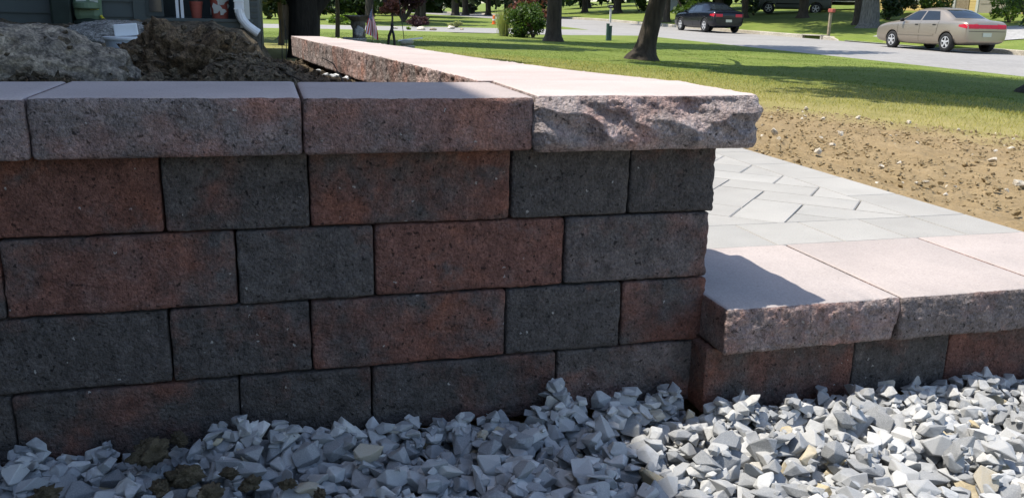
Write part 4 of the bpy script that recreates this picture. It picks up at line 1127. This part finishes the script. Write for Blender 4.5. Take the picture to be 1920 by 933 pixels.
def vehicle(name, label, cat, loc, rz, paint, st, wheels, wr, patches, extras=None, group=None, arch=1.14):
    """st: stations (y, zb, zs, zt, ws, wt) from the rear to the front; patches: (name, mat, corners, dir, n)"""
    t = thing(name, label, cat, loc, rz, group)
    V = []; n = 0
    for (y, zb, zs, zt, ws, wt) in st:
        xb_, zz5 = ws * .975 + (wt - ws * .975) * .8, zs + (zt - zs) * .78
        half = [(0, zb), (ws * .55, zb), (ws * .90, zb + .01), (ws * .985, zb + .13), (ws, (zb + zs) / 2 + .03), (ws * .985, zs - .05), (ws * .955, zs + .005), (xb_, zz5), (wt, zt - .028), (wt * .5, zt + .008), (0, zt + .016)]
        ring = half + [(-a, b) for a, b in reversed(half[1:-1])]
        n = len(ring); V += [(a, y, b) for a, b in ring]
    k = len(st)
    F = [(i * n + j, i * n + (j + 1) % n, (i + 1) * n + (j + 1) % n, (i + 1) * n + j) for i in range(k - 1) for j in range(n)]
    h = len(half)
    for i0 in (0, (k - 1) * n):                    # close ends with quads
        for j in range(h - 1):
            a, b = j, j + 1; c, d = (n - j - 1) % n, (n - j) % n
            f = [i0 + a, i0 + b, i0 + c, i0 + d]; f = list(dict.fromkeys(f))
            if len(f) >= 3: F.append(tuple(f))
    body = MB().add(V, F).build('body', paint, t, smooth=True)
    md = body.modifiers.new('s', 'SUBSURF'); md.levels = 2; md.render_levels = 2
    cuts = []
    for (y) in wheels:
        c = MB().lathe([(wr * arch, -1.3), (wr * arch, 1.3)], (0, y, wr * 1.0), 30, 'X').build('cut', M['well'])
        md = body.modifiers.new('b', 'BOOLEAN'); md.object = c; md.operation = 'DIFFERENCE'; md.solver = 'EXACT'; md.material_mode = 'TRANSFER'
        cuts.append(c)
    bpy.context.view_layer.update()
    # modifiers are evaluated at the origin
    sv = (t.location.copy(), t.rotation_euler.copy()); t.location = (0, 0, 0); t.rotation_euler = (0, 0, 0); bpy.context.view_layer.update()
    dg = bpy.context.evaluated_depsgraph_get(); ev = body.evaluated_get(dg)
    me = bpy.data.meshes.new_from_object(ev, preserve_all_data_layers=True, depsgraph=dg)
    body.modifiers.clear(); body.data = me
    for c in cuts: bpy.data.objects.remove(c)
    t.location, t.rotation_euler = sv
    bm = bmesh.new(); bm.from_mesh(me); bv = BVHTree.FromBMesh(bm); bm.free()
    for (pn, mat, cor, d, off, nn) in patches:
        for sgn in ((1, -1) if d == 'side' else (1,)):
            V = []; F = []; u0, v0 = nn
            for i in range(u0 + 1):
                for j in range(v0 + 1):
                    u, v = i / u0, j / v0
                    q = (1 - u) * (1 - v) * np.array(cor[0]) + u * (1 - v) * np.array(cor[1]) + u * v * np.array(cor[2]) + (1 - u) * v * np.array(cor[3])
                    if d == 'side': o_, dd = Vector((3 * sgn, q[0], q[1])), Vector((-sgn, 0, 0))
                    elif d == 'rear': o_, dd = Vector((q[0], -4, q[1])), Vector((0, 1, 0))
                    else: o_, dd = Vector((q[0], 9, q[1])), Vector((0, -1, 0))
                    hit = bv.ray_cast(o_, dd)
                    P = hit[0] if hit[0] else o_ + dd * (3 - .6)
                    nrm = hit[1] if hit[0] else -dd
                    if nrm.dot(dd) > 0: nrm = -nrm
                    V.append(tuple(P + nrm * off))
                    if i < u0 and j < v0: kk = i * (v0 + 1) + j; F.append((kk, kk + v0 + 1, kk + v0 + 2, kk + 1))
            MB().add(V, F).build(pn, mat, t, smooth=True)
    for y in wheels:
        for s in (-1, 1):
            ws = max(a[4] for a in st) - .10
            lathe_wheel(t, s * ws, y, wr, .20, s)
    if extras: extras(t)
    return t
# sedan stations, rear (y = 0) to front
sed = [(0.0, .36, .70, .74, .70, .60), (.03, .30, .86, .93, .76, .66), (.20, .26, .93, 1.00, .81, .66), (.62, .22, .95, 1.02, .845, .64), (.78, .21, .95, 1.05, .85, .62), (1.10, .20, .95, 1.22, .855, .58), (1.42, .20, .945, 1.345, .86, .55), (1.75, .19, .94, 1.375, .86, .545),
       (2.30, .19, .925, 1.38, .86, .55), (2.65, .19, .915, 1.345, .86, .56), (3.00, .20, .90, 1.20, .86, .585), (3.38, .20, .89, .99, .855, .62), (3.60, .20, .885, .955, .85, .63), (4.05, .21, .845, .91, .835, .62), (4.40, .23, .76, .83, .80, .58), (4.57, .27, .66, .71, .72, .54), (4.62, .33, .56, .60, .64, .50)]
def sed_ex(paint, mirror=True):
    def f(t):
        for s in (-1, 1):
            MB().box((s * .90, 2.98, .97), (.13, .10, .11), bev=.03).build('mirror', M['black'] if paint is M['tanpaint'] else paint, t)
    return f
def sed_patches(paint, tail_center):
    pt = [('side_window', M['carglass'], [(3.20, .965), (2.18, .972), (2.16, 1.27), (2.60, 1.262)], 'side', .004, (8, 5)),
          ('side_window', M['carglass'], [(2.10, .972), (1.24, .985), (1.52, 1.262), (2.09, 1.275)], 'side', .004, (8, 5)),
          ('rear_window', M['carglass'], [(-.55, 1.06), (.55, 1.06), (.46, 1.31), (-.46, 1.31)], 'rear', .004, (8, 6)),
          ('windscreen', M['carglass'], [(-.58, .98), (.58, .98), (.48, 1.29), (-.48, 1.29)], 'front', .004, (8, 6)),
          ('door_seam', M['well'], [(2.135, .30), (2.122, .30), (2.118, .95), (2.130, .95)], 'side', .003, (1, 8)),
          ('door_seam', M['well'], [(1.30, .56), (1.288, .56), (1.235, .96), (1.247, .96)], 'side', .003, (1, 8)),
          ('door_seam', M['well'], [(3.235, .32), (3.222, .32), (3.252, .90), (3.265, .90)], 'side', .003, (1, 8)),
          ('door_handle', M['well'], [(2.36, .815), (2.20, .815), (2.20, .845), (2.36, .845)], 'side', .012, (3, 1)),
          ('door_handle', M['well'], [(1.50, .825), (1.34, .825), (1.34, .855), (1.50, .855)], 'side', .012, (3, 1)),
          ('side_moulding', paint, [(3.2, .50), (1.42, .50), (1.42, .555), (3.2, .555)], 'side', .014, (10, 1)),
          ('tail_light', M['lamp_red'], [(.04, .745), (.34, .80), (.34, .86), (.04, .89)], 'side', .006, (6, 3)),
          ('tail_light', M['lamp_red'], [(-.70, .74), (-.34, .74), (-.34, .87), (-.69, .87)], 'rear', .008, (5, 3)),
          ('tail_light', M['lamp_red'], [(.34, .74), (.70, .74), (.69, .87), (.34, .87)], 'rear', .008, (5, 3)),
          ('licence_plate', M['plate'], [(-.16, .50), (.16, .50), (.16, .62), (-.16, .62)], 'rear', .012, (2, 2)),
          ('bumper_line', M['well'], [(-.68, .655), (.68, .655), (.68, .67), (-.68, .67)], 'rear', .003, (8, 1))]
    if tail_center: pt.append(('tail_panel', M['lamp_red'], [(-.335, .745), (.335, .745), (.335, .865), (-.335, .865)], 'rear', .005, (6, 3)))
    return pt
ty = 21.78
vehicle('parked_car', 'champagne tan four-door sedan parked at the far kerb', 'car', (20.96, ty, float(zroad(ty + 2)) + .012), -.03, M['tanpaint'], sed, [.82, 3.52], .30, sed_patches(M['tanpaint'], True), sed_ex(M['tanpaint']))
by_ = 37.5
sed2 = [(a, b, c + .03, d + .05, e + .03, f + .01) for a, b, c, d, e, f in sed]
vehicle('parked_car', 'dark navy four-door sedan parked at the far kerb', 'car', (20.5, by_, float(zroad(by_ + 2)) + .012), -.02, M['navypaint'], sed2, [.86, 3.6], .33, sed_patches(M['navypaint'], False), sed_ex(M['navypaint']))
# van and pickup on the driveways behind
van = [(0, .45, 1.0, 1.9, .86, .72), (.05, .36, 1.05, 1.96, .92, .76), (.5, .32, 1.08, 2.0, .95, .78), (2.0, .32, 1.08, 2.02, .96, .78), (3.2, .32, 1.06, 1.98, .96, .76), (3.7, .32, 1.04, 1.75, .95, .72), (4.2, .33, 1.02, 1.22, .94, .74), (4.7, .34, .95, 1.08, .92, .70), (4.95, .38, .80, .9, .86, .64), (5.0, .45, .7, .74, .78, .6)]
van_p = [('side_window', M['carglass'], [(3.6, 1.14), (2.5, 1.14), (2.5, 1.78), (3.2, 1.78)], 'side', .005, (5, 4)), ('side_window', M['carglass'], [(2.4, 1.14), (.5, 1.14), (.5, 1.78), (2.4, 1.78)], 'side', .005, (5, 4)),
         ('side_moulding', M['well'], [(4.0, .62), (1.2, .62), (1.2, .70), (4.0, .70)], 'side', .010, (6, 1)), ('tail_light', M['lamp_red'], [(-.85, .8), (-.72, .8), (-.72, 1.2), (-.85, 1.2)], 'rear', .008, (2, 3)), ('tail_light', M['lamp_red'], [(.72, .8), (.85, .8), (.85, 1.2), (.72, 1.2)], 'rear', .008, (2, 3))]
p = ghit(1440, 27)
vehicle('parked_van', 'dark grey-green van parked in the shade behind the navy sedan', 'van', (p[0] + 4 * .84 + .5, p[1] - 4 * .54 + .8, float(G(p[0], p[1])) + .03), 1.0, M['greypaint'], van, [1.0, 4.0], .37, van_p)
pk = [(0, .55, .95, 1.02, .84, .80), (.05, .45, 1.0, 1.08, .9, .84), (1.8, .42, 1.02, 1.1, .93, .86), (2.0, .42, 1.03, 1.2, .93, .80), (2.2, .40, 1.05, 1.72, .93, .68), (2.8, .40, 1.06, 1.8, .93, .68), (3.3, .40, 1.05, 1.72, .93, .68), (3.8, .42, 1.04, 1.2, .92, .74), (4.7, .45, .98, 1.1, .9, .7), (5.1, .5, .85, .92, .84, .64), (5.15, .55, .75, .8, .78, .6)]
p = ghit(1537, 22)
vehicle('parked_pickup', 'dark pickup truck parked beyond the van in deep shade', 'pickup', (p[0] + 4.1 * .82 + 1, p[1] - 4.1 * .57 + 1.5, float(G(p[0], p[1] + 1)) + .03), .96, M['navypaint'], pk, [1.0, 4.1], .40,
        [('side_window', M['carglass'], [(3.5, 1.15), (2.4, 1.15), (2.4, 1.62), (3.1, 1.62)], 'side', .005, (4, 3)), ('chrome_strip', M['rim'], [(4.0, .62), (1.4, .62), (1.4, .68), (4.0, .68)], 'side', .012, (6, 1)), ('tail_light', M['lamp_red'], [(-.85, .75), (-.75, .75), (-.75, 1.0), (-.85, 1.0)], 'rear', .008, (1, 2))])

# ------------------------------------------------------------------ neighbour's house behind the tan car
nh = thing('house', 'yellow sided house with a grey garage door behind the tan sedan', 'house', (38, 44, float(G(38, 44)) - .3))
def nb(name, x0, x1, y0, y1, z0, z1, mat, parent=None): return MB().box(((x0 + x1) / 2, (y0 + y1) / 2, (z0 + z1) / 2), (x1 - x0, y1 - y0, z1 - z0)).build(name, mat, parent or nh)
nb('wall', 0, 8, -9, 7, -1, 3.2, M['yellowwall'])
for i in range(18): nb('board', -.03, -.002, -9, 7, .2 + i * .165, .35 + i * .165, M['yellowwall'])
gd = nb('garage_door', -.08, -.032, -5.9, -3.1, .1, 2.4, M['garage'])
for i in range(4): nb('panel', -.10, -.082, -5.8, -3.2, .18 + i * .56, .66 + i * .56, M['garage'], gd)
for y in (-6.0, -3.0, -1.2): nb('trim', -.14, -.034, y - .09, y + .09, .1, 2.6, M['offwhite'])
wn = nb('window', -.09, -.032, 1.5, 3.2, .9, 2.3, M['offwhite'])
nb('pane', -.10, -.092, 1.6, 3.1, 1.0, 2.2, M['glassdark'], wn)
nb('door', -.09, -.032, -2.3, -1.35, .15, 2.3, M['wood'])
rf = MB().add([(-.6, -9.4, 3.1), (-.6, 7.4, 3.1), (4, 7.4, 5.2), (4, -9.4, 5.2), (8.6, 7.4, 3.1), (8.6, -9.4, 3.1)], [(0, 1, 2, 3), (3, 2, 4, 5), (0, 3, 5), (1, 4, 2), (0, 5, 4, 1)]).build('roof', M['roof'], nh)
for i, (px, Y, r, mt, lb) in enumerate([(1692, 44.0, 1.1, 'leafdark', 'dark bush left of the lit yellow wall patch'), (1668, 40, .8, 'leafdark', 'thin dark bush in front of the yellow wall'), (1752, 39.5, .85, 'leaf', 'green bush over the roof of the tan sedan'), (1895, 33, 1.2, 'leafbright', 'sunlit bush right of the grey garage door'), (1935, 30, 1.2, 'leaf', 'green bush at the end of the yellow house')]):
    X = gx(px, Y, 20); X = max(X, 24); Yb = Y
    shrub('shrub', lb, X, Yb, r, r, r * .9, 1400, .11, mt)
# white bits between trunks: pale shed far behind
p = ghit(1262, 20)
ws_ = thing('shed', 'small white shed far behind the navy sedan', 'shed', tuple(p))
MB().box((0, 0, .8), (1.6, 1.6, 1.8)).build('wall', M['white'], ws_)
MB().add([(-1, -1, 1.65), (1, -1, 1.65), (1, 1, 1.65), (-1, 1, 1.65), (-1, 0, 2.4), (1, 0, 2.4)], [(0, 1, 5, 4), (3, 4, 5, 2), (0, 4, 3), (1, 2, 5), (0, 3, 2, 1)]).build('roof', M['roof'], ws_)

# ------------------------------------------------------------------ grass blades and dirt clods
def blades(name, n, xr, yr, keep, h, wd, mat, label, cat, parent=None):
    X = RNG.uniform(*xr, n); Y = RNG.uniform(*yr, n)
    m_ = keep(X, Y); X, Y = X[m_], Y[m_]; n = len(X)
    dd = np.hypot(X - CAM[0], Y - CAM[1])
    Z = G(X, Y) + (fbm(p3(X, Y) * .35, 3, 9)) * .05 * (X > 6) * (X < 14) - .012
    th = RNG.uniform(0, 6.28, n); hh = h * RNG.uniform(.5, 1.3, n) * np.clip(1.3 - dd / 20, .45, 1); ww = wd * np.clip(dd / 7, 1, 4)
    bx_, by2 = np.cos(th) * ww, np.sin(th) * ww
    lx, ly = RNG.normal(0, .6, n) * hh, RNG.normal(0, .6, n) * hh
    V = np.stack([np.stack([X - bx_, Y - by2, Z], -1), np.stack([X + bx_, Y + by2, Z], -1), np.stack([X + lx, Y + ly, Z + hh], -1)], 1).reshape(-1, 3)
    o = mk(name, V, np.arange(3 * n).reshape(n, 3), M[mat])
    return tag(o, label, cat, kind='stuff')
dl = lambda X, Y: X + .6 * (Y - 2.8) + fbm(p3(X, Y) * 1.1, 3, 5) * .7
inview = lambda X, Y: (X - CAM[0]) / (Y - CAM[1]) < 1.25
blades('grass', 90000, (.6, 11), (2.4, 13), lambda X, Y: (dl(X, Y) > 3.9) & inview(X, Y) & (dl(X, Y) < 9.5) & (RNG.random(len(X)) < np.clip((dl(X, Y) - 3.7) / 1.2, .1, 1)) & ((X > 1.3) | (Y > 5.3)), .045, .0028, 'bladedry', 'thin dry yellow grass along the bare dirt', 'grass')
blades('grass', 130000, (-1.5, 14.2), (4, 26), lambda X, Y: (dl(X, Y) > 5.0) & inview(X, Y) & (RNG.random(len(X)) < np.clip((dl(X, Y) - 4.8) / 6.0, .05, 1)) & ((X > 1.3) | (Y > 5.3)) & ((X > .6) | (Y > 9)), .05, .0028, 'blade', 'green lawn grass between the wall and the road', 'grass')
def scatter(name, n, xr, yr, keep, sizes, mat, label, cat, zf):
    VV, FF, nv = [], [], 0
    for _ in range(n):
        X, Y = rs.uniform(*xr), rs.uniform(*yr)
        if not keep(X, Y): continue
        s = rs.choice(sizes) * rs.uniform(.6, 1.3)
        V0, F0 = SV[rs.randrange(28)]
        V = V0 @ rotm(rs).T * s + np.array([X, Y, zf(X, Y) + s * .1]); VV.append(V); FF.append(F0 + nv); nv += len(V)
    return tag(mk(name, np.concatenate(VV), np.concatenate(FF), M[mat]), label, cat, kind='stuff')
dg_ = lambda X, Y: X + .6 * (Y - 2.8) < 4.1 and X > 1.28
scatter('dirt_crumbs', 7000, (1.27, 4.6), (.4, 5.5), dg_, [.008, .010, .014, .018, .024], 'dirtclod', 'tan crumbs of bare dirt beside the walkway', 'dirt', lambda X, Y: float(G(X, Y)) + .004)
scatter('pebbles', 130, (1.27, 4.6), (.4, 5.5), dg_, [.015, .022, .03, .045], 'pebble', 'pale pebbles scattered over the bare dirt', 'pebbles', lambda X, Y: float(G(X, Y)) + .012)
